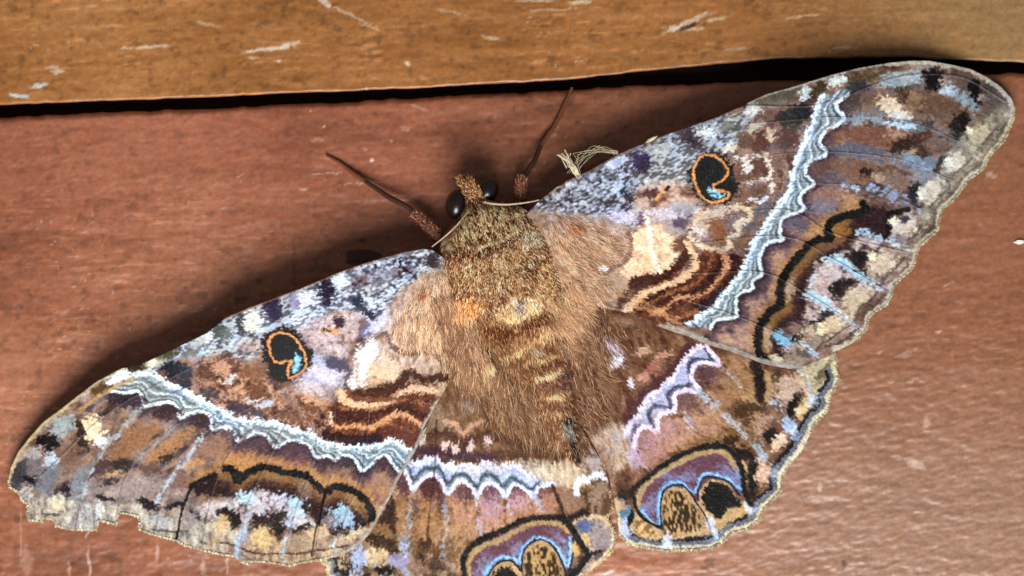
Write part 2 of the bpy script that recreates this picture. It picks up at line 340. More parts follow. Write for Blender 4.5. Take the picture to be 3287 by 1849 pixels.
def paint_lf(c):
    c.mottle('N', None, [(84, 60, 58), (122, 92, 78), (160, 124, 100), (176, 150, 132)], 42)
    # scalloped cells between pale band and margin
    c.mottle('Z1', [(600, 330), (860, 330), (1548, 560), (1548, 1250), (1000, 1150), (150, 1000), (100, 850), (300, 560)], [(78, 60, 60), (120, 96, 84), (158, 122, 92), (140, 122, 116), (96, 84, 84)], 36, 1, ani=(1.8, .8, -38))
    c.mottle('Z3', [(0, 300), (700, 470), (1400, 640), (1330, 830), (1180, 900), (800, 760), (400, 600), (0, 620)], [(82, 58, 66), (120, 88, 84), (160, 118, 84), (176, 132, 96)], 34, 1, ani=(.8, 1.5, 15))
    c.mottle('Z1', [(500, 880), (900, 820), (1180, 900), (1260, 1180), (900, 1150), (500, 1050)], [(120, 104, 98), (150, 132, 122), (176, 156, 140)], 26, .9)
    # costal salt and pepper
    cz = np.vstack([V('Z4', [(1720, 225), (1300, 285), (900, 430), (400, 640), (0, 790)]), V('Z2', [(0, 650), (120, 760), (330, 640), (560, 560), (800, 620), (1000, 600), (1080, 480)]), V('Z4', [(450, 860), (720, 870), (900, 800), (1100, 790), (1250, 830), (1400, 720), (1560, 540), (1700, 400)])])
    c.mottle('N', cz, [(100, 100, 108), (150, 154, 158), (190, 196, 194)], 40, 1, ani=(1.6, .7, -22))
    c.speck('Z4', [(1720, 225), (1300, 285), (960, 420), (880, 560), (1000, 640), (1250, 830), (1400, 720), (1560, 540), (1700, 400)], (66, 58, 76), (198, 206, 210), 8, .47, .12, .95, 18)
    c.speck('N', cz, (76, 74, 84), (206, 210, 206), 7, .46, .14, .7, 16, ani=(1.5, .8, -22))
    c.mottle('Z4', [(1250, 400), (1420, 380), (1350, 470), (1100, 540), (980, 560), (1050, 450)], [(84, 46, 56), (120, 96, 110), (178, 180, 190)], 16, .7)
    c.fill('Z4', [(560, 900), (700, 780), (950, 720), (1130, 760), (1000, 1000), (1050, 1250), (900, 1350), (720, 1200), (640, 1000)], (186, 168, 160), 18, 16, .55)
    c.mottle('Z4', [(690, 860), (900, 740), (1130, 760), (1100, 900), (960, 1060), (760, 1000)], [(130, 96, 80), (186, 156, 140), (216, 186, 160), (170, 120, 84)], 22, .85)
    c.blob('Z4', (800, 1230), (200, 110), 0, (206, 196, 200), .5, 18, .75)
    c.blob('Z4', (760, 1090), (120, 50), 10, (172, 178, 186), .6, 14, .7)
    for p, r, t, k, a in [((940, 490), (80, 50), -20, (222, 232, 230), .95), ((690, 620), (80, 60), -25, (220, 218, 226), .9), ((260, 790), (75, 80), -20, (226, 226, 208), .95), ((560, 640), (50, 50), 0, (164, 160, 178), .6), ((130, 930), (80, 60), 0, (190, 200, 200), .6)]:
        c.blob('Z4', p, r, t, k, .5, 12, a)
    for p, r, t, k in [((840, 565), (60, 104), -5, (50, 40, 68)), ((425, 690), (66, 112), -12, (64, 56, 84)), ((600, 650), (30, 60), -8, (150, 140, 166)), ((1085, 655), (34, 45), 20, (48, 58, 90)), ((1165, 740), (65, 26), 25, (66, 50, 74)), ((1410, 350), (16, 48), 10, (48, 62, 92)), ((1450, 400), (55, 16), 20, (80, 40, 52)), ((940, 800), (50, 42), 10, (70, 46, 62)), ((850, 870), (32, 24), 20, (48, 26, 18)), ((175, 830), (36, 84), -8, (66, 68, 76)), ((20, 880), (40, 60), -8, (80, 84, 84)), ((930, 1130), (110, 50), 15, (84, 80, 104)), ((1150, 870), (40, 60), 30, (110, 100, 124)), ((60, 900), (50, 45), 0, (104, 112, 108)), ((1010, 1260), (36, 90), 10, (92, 74, 84)), ((1660, 330), (60, 60), 0, (80, 66, 70))]:
        c.blob('Z4', p, r, t, k, .3, 11, 1.)
    c.line('Z4', [(960, 640), (1060, 630), (1110, 690), (1200, 770)], 34, (58, 56, 80), 4, 8, .8)
    c.blob('Z4', (895, 875), (52, 22), 22, (222, 152, 76), .35, 8)
    c.blob('Z4', (260, 1000), (80, 50), 10, (176, 134, 118), .6, 16, .6)
    for p, r, t, k in [((620, 430), (62, 60), -15, (220, 220, 196)), ((980, 330), (70, 60), -20, (212, 212, 190)), ((720, 390), (40, 50), 0, (92, 96, 96)), ((900, 350), (26, 60), -5, (84, 86, 88)), ((560, 470), (60, 40), -20, (176, 176, 156)), ((310, 565), (95, 55), -15, (78, 76, 64)), ((520, 560), (120, 36), -15, (118, 118, 108)), ((150, 640), (80, 40), -20, (214, 208, 172)), ((270, 620), (60, 26), -10, (196, 192, 168)), ((90, 672), (92, 32), 3, (74, 62, 46)), ((650, 580), (60, 46), 0, (186, 206, 202)), ((480, 700), (120, 40), 12, (66, 72, 84)), ((370, 690), (85, 60), 15, (40, 44, 60)), ((450, 770), (70, 60), 40, (60, 58, 70))]:
        c.blob('Z2', p, r, t, k, .4, 12, .93)
    # brown mottles in the middle
    c.mottle('Z2', [(560, 640), (760, 560), (900, 620), (1000, 720), (1200, 820), (1420, 900), (1620, 960), (1560, 1180), (1200, 1110), (950, 1080), (750, 980), (560, 880)], [(70, 44, 40), (104, 68, 58), (150, 104, 78), (196, 148, 108), (110, 92, 100)], 17, .95)
    for p, r, t, k in [((790, 630), (75, 70), 0, (104, 66, 66)), ((640, 740), (80, 80), 0, (104, 66, 48)), ((760, 680), (50, 60), 20, (204, 154, 112)), ((1000, 720), (100, 60), 10, (128, 84, 58)), ((1020, 860), (120, 60), 20, (110, 70, 44)), ((880, 860), (60, 50), 0, (200, 150, 104)), ((640, 800), (60, 30), 20, (176, 128, 92)), ((980, 940), (50, 30), 20, (196, 196, 192)), ((1090, 960), (60, 22), -25, (176, 186, 196)), ((900, 990), (90, 50), 20, (70, 54, 70)), ((640, 880), (70, 36), 25, (62, 66, 82)), ((1020, 1040), (80, 34), 10, (72, 72, 86)), ((820, 760), (50, 24), -30, (190, 202, 206)), ((1480, 920), (90, 50), 10, (206, 156, 116)), ((1450, 1000), (60, 40), 10, (122, 78, 50)), ((1280, 940), (70, 40), 10, (150, 110, 90)), ((1300, 1060), (120, 40), 15, (126, 88, 70)), ((1560, 860), (80, 60), 20, (156, 136, 136)), ((1450, 830), (110, 50), 15, (196, 176, 160))]:
        c.blob('Z2', p, r, t, k, .45, 14, .85)
    # cream basal patch
    c.fill('Z4', [(1400, 600), (1560, 460), (1720, 400), (1950, 560), (1950, 1300), (1700, 1449), (1400, 1449), (1150, 1400), (1080, 1150), (1200, 950), (1300, 780)], (188, 156, 124), 16, 12)
    c.mottle('Z4', [(1350, 620), (1700, 420), (1950, 560), (1950, 1300), (1500, 1300), (1200, 1300), (1150, 1050)], [(140, 110, 84), (184, 150, 118), (214, 184, 150)], 18, .8, ani=(.6, 1.6, 5))
    c.fill('Z4', [(1040, 1200), (1090, 1000), (1200, 930), (1230, 1050), (1170, 1200), (1100, 1340), (1000, 1300)], (238, 224, 204), 14, 10, .95)
    c.blob('Z4', (1300, 1180), (120, 110), 0, (228, 186, 140), .5, 14, .9)
    c.blob('Z4', (1240, 820), (110, 40), -48, (206, 200, 212), .5, 12, .85)
    c.line('Z4', [(1235, 930), (1300, 890), (1340, 980), (1400, 1030), (1480, 1050), (1580, 1040), (1680, 1060), (1740, 1130)], 34, (112, 84, 66), 4, 6, .85)
    c.blob('Z4', (1580, 590), (40, 28), 0, (146, 84, 46), .4, 6, .9)
    c.line('Z4', [(1580, 1050), (1530, 1130), (1480, 1200)], 14, (232, 200, 160), 3, 3, .7)
    # brown arched bands
    c.fill('Z3', [(930, 60), (1100, 0), (1400, -40), (1720, 60), (1660, 180), (1580, 330), (1500, 450), (1380, 400), (1240, 440), (1100, 450), (930, 420), (830, 350), (860, 250), (900, 130)], (112, 66, 46), 6, 10)
    c.mottle('Z3', [(930, 60), (1100, 0), (1400, -40), (1720, 60), (1660, 180), (1580, 330), (1500, 450), (1240, 440), (930, 420), (860, 250)], [(74, 40, 32), (112, 66, 46), (146, 92, 60)], 18, .6)
    c.line('Z4', [(1100, 1340), (1200, 1350), (1320, 1330), (1420, 1270), (1480, 1200), (1600, 1250), (1760, 1240)], 66, (84, 50, 36), 5, 9)
    c.line('Z3', [(950, 20), (1000, 100), (1150, 130), (1280, 120), (1400, 40), (1500, 0), (1650, 10)], 56, (228, 182, 130), 5, 9)
    c.line('Z3', [(1120, 30), (1250, 40), (1360, 0)], 50, (92, 54, 36), 5, 9)
    c.line('Z3', [(920, 190), (1050, 180), (1200, 190), (1330, 150), (1500, 170), (1620, 230)], 70, (84, 46, 34), 8, 10, .9)
    c.line('Z3', [(870, 270), (930, 290), (1060, 290), (1200, 290), (1290, 250), (1370, 190), (1460, 200), (1540, 260), (1600, 290)], 40, (214, 152, 96), 4, 9)
    c.line('Z3', [(880, 180), (870, 270)], 26, (226, 190, 150), 3, 6)
    c.line('Z3', [(840, 350), (950, 380), (1100, 390), (1240, 370), (1270, 330)], 76, (70, 34, 38), 6, 8)
    c.line('Z3', [(1050, 410), (1150, 410), (1240, 380)], 34, (44, 46, 78), 5, 8, .8)
    c.line('Z3', [(1300, 330), (1420, 330), (1520, 370)], 110, (112, 64, 50), 10, 10, .8)
    for p, w, k, al in [([(1120, 75), (1230, 85), (1340, 55), (1440, 5)], 14, (150, 98, 66), .7), ([(930, 150), (1060, 150), (1180, 155), (1300, 130), (1400, 90), (1520, 90), (1660, 120)], 16, (186, 128, 84), .7), ([(900, 235), (1040, 230), (1180, 240), (1280, 205), (1370, 150), (1480, 150), (1600, 200)], 12, (60, 32, 26), .7), ([(880, 320), (1000, 335), (1150, 335), (1260, 300), (1340, 260), (1440, 260), (1540, 320)], 12, (150, 92, 62), .7), ([(1330, 250), (1430, 290), (1530, 330)], 14, (176, 112, 76), .6), ([(1400, -20), (1540, -40), (1700, -20)], 26, (96, 60, 42), .8), ([(1300, 80), (1430, 60), (1600, 60), (1690, 90)], 30, (110, 66, 42), .7)]:
        c.line('Z3', p, w, k, 4, 8, al, rag=1.4)
    for p, w, k, al in [([(1020, 1100), (1080, 1180), (1090, 1290), (1130, 1330)], 24, (150, 110, 96), .6), ([(1180, 1240), (1300, 1260), (1400, 1190)], 16, (196, 146, 104), .7), ([(1150, 980), (1110, 1100), (1130, 1200)], 14, (250, 240, 226), .7), ([(1500, 1350), (1620, 1330), (1760, 1330)], 30, (216, 170, 122), .8)]:
        c.line('Z4', p, w, k, 5, 9, al, rag=1.4)
    # pale double band
    up = np.vstack([V('Z1', [(800, 215), (900, 190), (1000, 225)]), V('Z2', [(330, 800), (450, 850), (560, 925), (660, 965), (760, 1015), (850, 1065), (960, 1095), (1060, 1095), (1180, 1115), (1300, 1155), (1420, 1190)]), V('Z3', [(700, 335), (770, 385), (860, 425), (960, 445), (1060, 445), (1160, 450), (1250, 430), (1330, 400), (1400, 410), (1460, 460), (1520, 500)])])
    lo = np.vstack([V('Z1', [(690, 300), (770, 312), (855, 300), (880, 340), (890, 398), (960, 382), (1050, 370), (1100, 400), (1115, 470), (1180, 442), (1260, 430), (1310, 462), (1318, 540), (1390, 522), (1440, 532), (1478, 605)]), V('Z2', [(780, 1140), (840, 1172), (880, 1245), (1000, 1192), (1100, 1202), (1170, 1290), (1280, 1242), (1380, 1252), (1440, 1292), (1490, 1372)]), V('Z3', [(850, 512), (905, 548), (960, 512), (1040, 522), (1090, 592), (1120, 632), (1200, 572), (1270, 512), (1320, 522), (1355, 582), (1420, 650)])])
    pale_band(c, up, lo, (-.15, 1))
    # cells: dark tops
    for p, r, t, k in [((790, 365), (100, 38), 5, (62, 48, 58)), ((1030, 440), (75, 40), -10, (66, 36, 42)), ((1240, 495), (70, 45), -12, (62, 42, 50)), ((1420, 575), (70, 36), 5, (84, 68, 82))]:
        c.blob('Z1', p, r, t, k, .5, 12, .95)
    for p, r, t, k in [((290, 420), (110, 66), -10, (92, 72, 82)), ((590, 480), (110, 66), 0, (96, 72, 80)), ((60, 350), (80, 50), 10, (104, 82, 84)), ((820, 560), (56, 36), 10, (84, 62, 72)), ((990, 570), (60, 46), 20, (76, 66, 80)), ((1280, 590), (60, 40), 30, (80, 56, 66)), ((600, 560), (90, 40), 0, (120, 78, 86)), ((230, 500), (90, 40), -10, (112, 76, 80))]:
        c.blob('Z3', p, r, t, k, .55, 14, .9)
    for p, r, t, k in [((820, 620), (190, 66), -36, (150, 104, 66)), ((1050, 640), (170, 46), -34, (168, 118, 70)), ((1300, 650), (120, 60), -30, (150, 110, 86)), ((1480, 740), (100, 50), -20, (184, 130, 76)), ((420, 720), (110, 80), -40, (132, 100, 78)), ((470, 640), (40, 80), 20, (120, 90, 72)), ((760, 755), (105, 36), 0, (54, 38, 40)), ((1040, 712), (40, 34), -20, (62, 40, 26)), ((620, 780), (55, 60), 0, (84, 62, 62)), ((700, 868), (70, 22), 0, (62, 50, 54)), ((700, 822), (60, 14), -8, (190, 146, 84)), ((830, 900), (160, 60), -10, (156, 136, 128)), ((940, 780), (60, 40), 0, (104, 78, 64)), ((1190, 760), (60, 30), -20, (190, 140, 84)), ((1120, 850), (50, 60), 0, (130, 96, 84)), ((1190, 840), (20, 30), 0, (70, 52, 66))]:
        c.blob('Z1', p, r, t, k, .45, 12, .9)
    c.blob('Z1', (580, 540), (66, 80), -20, (226, 202, 152), .4, 14); c.blob('Z1', (640, 610), (56, 36), -10, (206, 212, 200), .5, 12, .85)
    c.blob('Z1', (512, 580), (26, 100), -14, (60, 44, 34), .4, 12, .9)
    # apex
    for p, r, t, k in [((380, 520), (90, 66), -35, (156, 166, 160)), ((290, 612), (88, 44), 10, (34, 30, 38)), ((310, 660), (30, 40), 20, (40, 34, 42)), ((220, 690), (50, 42), 0, (176, 162, 150)), ((315, 730), (36, 52), 20, (184, 196, 200)), ((200, 780), (80, 60), -40, (122, 112, 110)), ((110, 830), (50, 100), 25, (74, 74, 80)), ((190, 868), (56, 34), 20, (36, 32, 40)), ((170, 920), (36, 36), 0, (176, 160, 140)), ((410, 930), (50, 52), 30, (46, 38, 56)), ((300, 860), (60, 110), 25, (118, 118, 122)), ((500, 860), (50, 110), 25, (130, 132, 132)), ((150, 970), (40, 60), 0, (176, 176, 166))]:
        c.blob('Z1', p, r, t, k, .4, 12, .93)
    for p, w, k in [([(870, 410), (740, 550), (620, 700), (560, 800), (480, 1000)], 26, (156, 166, 164)), ([(1115, 480), (960, 625), (800, 780)], 18, (140, 146, 146)), ([(1250, 590), (1150, 740), (1040, 870), (990, 960), (960, 1080)], 34, (178, 194, 200)), ([(1320, 940), (1260, 1040), (1230, 1080)], 26, (166, 184, 190)), ([(1545, 940), (1500, 1080), (1480, 1330)], 36, (172, 188, 198))]:
        c.line('Z1', p, w, k, 6, 9, .78, dz=3, brk=.75, rag=1.2)
    for p, r, t in [((650, 968), (62, 18), 18), ((920, 1005), (80, 26), 24), ((1080, 1020), (74, 18), -14), ((1210, 1070), (60, 18), 35), ((1340, 1090), (80, 30), -14), ((1430, 1100), (34, 70), -35)]:
        c.blob('Z1', p, r, t, (48, 38, 42), .4, 8, .95)
    c.mottle('Z1', [(120, 960), (380, 950), (560, 1000), (740, 1010), (860, 1020), (960, 1060), (1080, 1050), (1250, 1110), (1400, 1120), (1548, 1180), (1548, 1400), (1000, 1260), (170, 1130)], [(126, 116, 108), (170, 160, 140), (202, 194, 164)], 16, .9, ani=(.7, 1.6, 0))
    for p, r, t, k in [((360, 1000), (40, 60), 0, (216, 204, 160)), ((620, 1040), (24, 60), 0, (212, 204, 176)), ((1390, 1140), (80, 60), 0, (206, 176, 116)), ((1100, 1070), (90, 40), 0, (182, 160, 134)), ((1040, 1070), (30, 24), 0, (140, 112, 90)), ((1180, 1100), (50, 50), 0, (150, 134, 130)), ((870, 1070), (50, 50), 0, (190, 182, 156)), ((1000, 1110), (60, 50), 0, (168, 170, 166))]:
        c.blob('Z1', p, r, t, k, .5, 10, .8)
    for p in [[(255, 1062), (370, 1070)], [(940, 1160), (1040, 1172), (1160, 1170)], [(1250, 1235), (1280, 1250)], [(1300, 1248), (1400, 1250), (1480, 1268)]]:
        c.line('Z1', p, 13, (92, 84, 76), 3, 4, .9)
    # great margin mark
    arc = np.vstack([V('Z1', [(1195, 885), (1260, 850), (1340, 818), (1400, 782)]), V('Z3', [(60, 612), (110, 625), (150, 690), (185, 690), (240, 640), (340, 605), (420, 612), (520, 642), (650, 662), (720, 702), (780, 752), (830, 795), (900, 757), (1000, 772), (1090, 812), (1150, 872), (1190, 942), (1195, 1020)])])
    c.line('N', arc+np.array([4, -16]), 34, (190, 136, 74), 12, 10, .7)
    c.fill('Z3', [(0, 680), (150, 740), (340, 640), (520, 680), (700, 730), (820, 830), (1000, 790), (1130, 880), (1170, 1000), (1060, 1090), (900, 1110), (800, 1080), (700, 980), (560, 860), (330, 780), (130, 830), (-200, 800)], (64, 44, 44), 8, 6)
    c.line('N', arc[3:]+np.array([-2, 24]), 32, (140, 102, 62), 7, 4)
    c.line('N', arc[3:]+np.array([-2, 46]), 20, (96, 66, 50), 10, 5, .7)
    c.blob('Z3', (670, 770), (60, 90), 20, (162, 134, 104), .6, 6, .6); c.blob('Z3', (400, 670), (120, 36), 5, (156, 116, 74), .6, 6, .6); c.blob('Z3', (1060, 860), (50, 80), -30, (172, 136, 84), .6, 6, .7)
    c.mottle('Z3', [(100, 850), (330, 790), (560, 860), (700, 980), (790, 1070), (740, 1120), (560, 1090), (300, 1060), (0, 1050), (-150, 900)], [(110, 92, 88), (170, 150, 138), (206, 190, 176), (190, 190, 190)], 20, .95)
    for p, r, t, k in [((240, 840), (90, 50), 10, (172, 206, 212)), ((600, 880), (90, 50), 20, (178, 208, 220)), ((640, 960), (50, 50), 0, (176, 196, 206)), ((440, 830), (70, 30), 0, (196, 196, 196)), ((950, 960), (80, 60), 0, (160, 204, 222)), ((880, 1030), (70, 50), 0, (140, 128, 130)), ((1000, 1030), (90, 50), 0, (150, 176, 196)), ((340, 900), (80, 60), 0, (206, 186, 170))]:
        c.blob('Z3', p, r, t, k, .5, 16, .9, 1.6)
    for p, r, t in [((110, 1000), (60, 90), -30), ((330, 1030), (110, 60), -20), ((460, 1080), (60, 80), -30), ((650, 1090), (100, 40), -5), ((40, 960), (60, 40), 0), ((480, 980), (60, 50), 0)]:
        c.blob('Z3', p, r, t, (52, 40, 38), .5, 12, .92)
    c.line('Z3', [(810, 1060), (860, 1110), (960, 1125), (1060, 1100), (1140, 1040)], 30, (46, 34, 36), 4, 4)
    c.line('Z3', [(835, 800), (810, 900), (790, 1000), (765, 1070)], 24, (34, 22, 18), 3, 2)
    c.mottle('Z3', [(-50, 1120), (180, 1190), (330, 1070), (450, 1170), (780, 1070), (900, 1140), (1140, 1080), (1150, 1140), (900, 1310), (500, 1400), (-50, 1350)], [(132, 108, 86), (170, 140, 108), (200, 172, 128)], 20, .95, ani=(.7, 1.6, 0))
    for p, r, t, k in [((340, 1140), (90, 85), 0, (216, 180, 112)), ((40, 1040), (50, 70), -10, (214, 176, 108)), ((790, 1110), (60, 60), 0, (204, 172, 124)), ((700, 1150), (50, 70), 0, (200, 172, 124)), ((1050, 1120), (90, 26), -25, (196, 178, 130)), ((640, 1180), (70, 70), 0, (160, 134, 106))]:
        c.blob('Z3', p, r, t, k, .4, 8, .9)
    c.line('Z3', [(30, 1190), (130, 1210), (220, 1250), (330, 1275), (480, 1275), (640, 1275), (760, 1250), (900, 1230), (1000, 1210)], 17, (76, 62, 54), 3, 4, .85)
    c.line('Z3', [(60, 1290), (190, 1300), (330, 1320)], 12, (110, 96, 84), 3, 4, .6)
    for p, w in [([(290, 830), (240, 950), (200, 1080), (160, 1200), (160, 1330)], 48), ([(640, 910), (570, 1000), (540, 1100), (510, 1230), (500, 1360)], 44), ([(930, 1130), (900, 1200), (890, 1310)], 26)]:
        c.line('Z3', p, w, (172, 188, 196), 6, 9, .78, dz=3, brk=.75, rag=1.2)
    c.line('Z3', [(765, 1060), (745, 1160), (725, 1290)], 14, (66, 50, 40), 2, 2, .8)
    c.line('Z1', [(1340, 815), (1250, 850), (1200, 885), (1160, 960), (1130, 1050), (1112, 1140), (1095, 1222)], 15, (34, 26, 26), 2, 3, .95)
    c.line('Z1', [(1190, 890), (1250, 860), (1335, 818)], 34, (38, 30, 28), 5, 6, .9)
    c.line('N', arc[3:], 23, (15, 11, 9), 4, 5)
    c.blob('Z3', (160, 690), (50, 50), 0, (17, 12, 10), .3, 4)
    veins(c, [np.vstack([V('Z2', s), V('Z1', e)]) for s, e in [([(600, 640)], [(700, 420), (330, 760), (130, 960)]), ([(760, 720)], [(880, 430), (560, 800), (470, 1150)]), ([(980, 820)], [(1120, 500), (800, 800), (720, 1100)]), ([(1150, 900)], [(1310, 560), (1040, 900), (960, 1190)]), ([(1300, 960)], [(1480, 620), (1330, 900), (1250, 1280)])]]+[V('Z3', q) for q in [[(560, 200), (440, 450), (230, 900), (160, 1330)], [(760, 160), (750, 520), (600, 950), (500, 1360)], [(900, 100), (905, 550), (840, 800), (745, 1300)], [(1180, 60), (1120, 640), (1000, 960), (890, 1300)]]])
    # costa edge and apex edge
    c.line('Z1', [(760, 165), (600, 246), (480, 338), (380, 418), (275, 498), (186, 598), (116, 686), (72, 785), (56, 860)], 30, (190, 168, 118), 4, 4)
    c.line('Z1', [(500, 410), (620, 330), (740, 265), (830, 215)], 20, (192, 146, 80), 4, 5, .9)
    c.blob('Z1', (640, 275), (80, 26), -30, (98, 74, 40), .4, 6, .9); c.blob('Z1', (740, 212), (78, 30), -28, (238, 238, 222), .35, 7); c.blob('Z1', (852, 148), (66, 26), -8, (74, 60, 42), .4, 6); c.blob('Z1', (950, 112), (60, 36), -25, (220, 212, 176), .4, 7, .9); c.blob('Z1', (1040, 60), (80, 40), -20, (86, 82, 66), .5, 8, .8)
    c.line('Z4', [(1560, 246), (1300, 306), (1000, 402), (850, 462), (450, 622), (60, 776)], 12, (150, 108, 76), 2.5, 2, .8)
    # rolled hind edge
    ed = np.vstack([V('Z3', [(900, 1290), (980, 1270), (1080, 1210), (1170, 1120), (1225, 1030), (1275, 940), (1340, 830), (1405, 690), (1465, 590), (1535, 470), (1580, 380), (1635, 270)]), V('B2', [(262, 1150), (320, 1050), (380, 940)])])
    c.line('N', ed, 21, (160, 146, 124), 6, 5, .85, dz=3); c.line('N', ed+np.array([-5, -2]), 8, (184, 170, 142), 4, 5, .5)
    eyespot(c, 'Z2', [(1180, 382), (1280, 370), (1380, 450), (1440, 550), (1452, 640), (1400, 710), (1330, 750), (1220, 785), (1130, 730), (1090, 620), (1062, 520), (1090, 430)],
            [(1112, 480), (1150, 425), (1210, 405), (1290, 430), (1350, 490), (1390, 560), (1405, 640), (1380, 700), (1282, 752), (1262, 700), (1292, 632), (1270, 622), (1200, 640), (1150, 610), (1122, 540)],
            [(1312, 570), (1360, 590), (1365, 650), (1332, 708), (1297, 708), (1310, 640)], [(1170, 560), (1260, 540), (1330, 520), (1350, 580), (1300, 600), (1200, 615)])

def paint_rf(c):
    c.mottle('N', None, [(86, 64, 62), (120, 92, 80), (150, 118, 100), (164, 142, 128)], 42)
    # outer half
    c.mottle('C2', [(760, 260), (1200, 180), (1800, 320), (1850, 550), (1300, 1300), (300, 1449), (250, 1300), (420, 1000), (480, 800), (640, 420)], [(76, 66, 66), (112, 90, 78), (140, 110, 88), (128, 116, 114), (100, 96, 104)], 34, 1, ani=(1.8, .8, 12))
    c.mottle('C3', [(540, 100), (860, 100), (850, 250), (640, 380), (480, 650), (330, 860), (300, 1150), (0, 1100), (0, 920), (150, 890), (340, 560)], [(92, 74, 84), (130, 98, 96), (168, 130, 110), (180, 140, 110)], 34, 1, ani=(1.2, .8, 25))
    # costal salt and pepper
    cz = np.vstack([V('B1', [(1120, 520), (1300, 370), (1550, 240)]), V('C1', [(500, 205), (850, 68), (1040, 0), (1300, -70), (1500, -90), (1420, 40), (1350, 180), (1250, 250), (1060, 280), (1000, 480), (800, 470), (620, 640), (580, 800), (300, 720), (0, 720)])])
    c.mottle('N', cz, [(98, 98, 104), (146, 150, 152), (182, 186, 178)], 40, 1, ani=(1.8, .7, -24))
    c.speck('C1', [(-280, 520), (-100, 400), (200, 370), (500, 220), (600, 330), (480, 520), (420, 640), (200, 700), (-100, 690), (-260, 620)], (64, 54, 72), (196, 202, 208), 8, .48, .12, .95, 18, seed=4)
    c.speck('N', cz, (72, 68, 74), (184, 186, 182), 7, .47, .14, .7, 16, ani=(1.6, .8, -24))
    c.fill('C1', [(560, 600), (800, 640), (1000, 640), (1100, 680), (1000, 900), (700, 800), (560, 800)], (190, 172, 166), 16, 14, .7)
    c.mottle('C1', [(560, 560), (640, 480), (900, 440), (1020, 500), (1080, 600), (900, 660), (640, 650)], [(112, 76, 66), (156, 116, 92), (196, 158, 130), (200, 180, 170)], 20, .85, ani=(1.5, .8, 0))
    for p, r, t, k, a in [((620, 280), (84, 76), 30, (70, 60, 96), 1.), ((640, 330), (45, 40), 0, (58, 48, 66), .8), ((1020, 120), (130, 66), 35, (80, 70, 80), 1.), ((1010, 130), (50, 40), 20, (66, 54, 64), .8), ((500, 520), (30, 50), -20, (44, 62, 82), .95), ((540, 580), (36, 45), 0, (62, 48, 66), .9), ((490, 660), (34, 36), -30, (60, 46, 70), .9), ((610, 740), (40, 60), 10, (88, 66, 92), .85), ((940, 740), (70, 66), -30, (88, 74, 98), .85), ((70, 545), (32, 36), 20, (70, 54, 84), .8), ((700, 540), (56, 36), 0, (90, 56, 56), .95), ((440, 290), (80, 40), -25, (206, 212, 218), .75), ((800, 180), (90, 40), -25, (198, 198, 184), .7), ((1130, 60), (70, 50), -10, (214, 218, 204), .9), ((1330, 180), (60, 30), -20, (214, 206, 172), .8), ((1270, 20), (60, 40), -20, (122, 120, 104), .8), ((950, 640), (140, 30), 0, (150, 158, 172), .7), ((820, 690), (160, 34), 5, (204, 198, 206), .7), ((480, 720), (110, 46), 10, (204, 192, 206), .85)]:
        c.blob('C1', p, r, t, k, .42, 12, a)
    c.line('C1', [(810, 485), (770, 540), (745, 575)], 26, (220, 150, 78), 3, 5); c.blob('C1', (828, 495), (26, 16), -45, (56, 32, 16), .4, 5)
    for p, r, t, k, a in [((40, 440), (60, 46), -10, (206, 214, 206), .9), ((190, 380), (150, 46), -15, (112, 108, 92), .85), ((330, 500), (130, 70), -10, (58, 60, 60), .95), ((400, 470), (60, 60), 0, (46, 48, 56), .9), ((60, 570), (70, 30), -25, (190, 186, 160), .8), ((300, 650), (90, 70), 0, (104, 70, 62), .95), ((170, 640), (46, 40), 0, (206, 176, 136), .9), ((90, 660), (50, 60), 0, (86, 54, 48), .9), ((200, 730), (100, 30), -10, (120, 104, 100), .8), ((420, 330), (46, 54), 20, (206, 214, 190), .95), ((510, 300), (66, 40), -35, (78, 68, 46), .95), ((640, 240), (70, 46), -25, (222, 226, 200), .95), ((850, 215), (130, 26), -12, (100, 84, 52), .9), ((560, 350), (60, 20), -30, (134, 104, 62), .8), ((260, 330), (120, 34), -20, (96, 92, 76), .8), ((340, 580), (60, 30), 0, (74, 72, 74), .8)]:
        c.blob('C2', p, r, t, k, .4, 10, a)
    # mid mottles and cream squiggles
    c.mottle('C1', [(1340, 260), (1800, 240), (1780, 420), (1680, 640), (1500, 900), (1400, 1040), (1250, 980), (1050, 950), (960, 820), (1100, 680), (1320, 620), (1380, 500)], [(86, 66, 66), (120, 88, 72), (160, 124, 96), (110, 98, 104), (140, 112, 100)], 20, .95)
    for p, r, t, k in [((1540, 310), (66, 56), 0, (104, 70, 66)), ((1440, 310), (46, 60), 10, (212, 204, 186)), ((1390, 360), (30, 70), 0, (120, 82, 64)), ((1500, 405), (120, 22), -8, (110, 78, 60)), ((1510, 520), (80, 46), -20, (104, 78, 68)), ((1430, 560), (50, 40), 0, (130, 96, 76)), ((1190, 760), (70, 80), 0, (152, 100, 66)), ((1240, 870), (60, 66), 0, (140, 92, 60)), ((1080, 760), (70, 90), 0, (214, 186, 150)), ((1110, 880), (60, 36), 10, (150, 116, 108)), ((1060, 830), (70, 36), 20, (220, 206, 190)), ((1400, 900), (70, 70), 0, (132, 100, 72)), ((1450, 780), (80, 50), 0, (104, 98, 104)), ((1580, 660), (70, 60), 0, (98, 98, 108)), ((1660, 300), (60, 80), 0, (128, 100, 84)), ((980, 900), (60, 50), -40, (110, 72, 60)), ((1200, 680), (90, 40), 0, (196, 172, 140)), ((1540, 150), (60, 80), 0, (100, 66, 58)), ((1640, 90), (50, 36), 0, (200, 170, 130)), ((1760, 120), (90, 80), 0, (92, 70, 70)), ((1430, 130), (50, 50), 0, (110, 80, 66))]:
        c.blob('C1', p, r, t, k, .45, 12, .88)
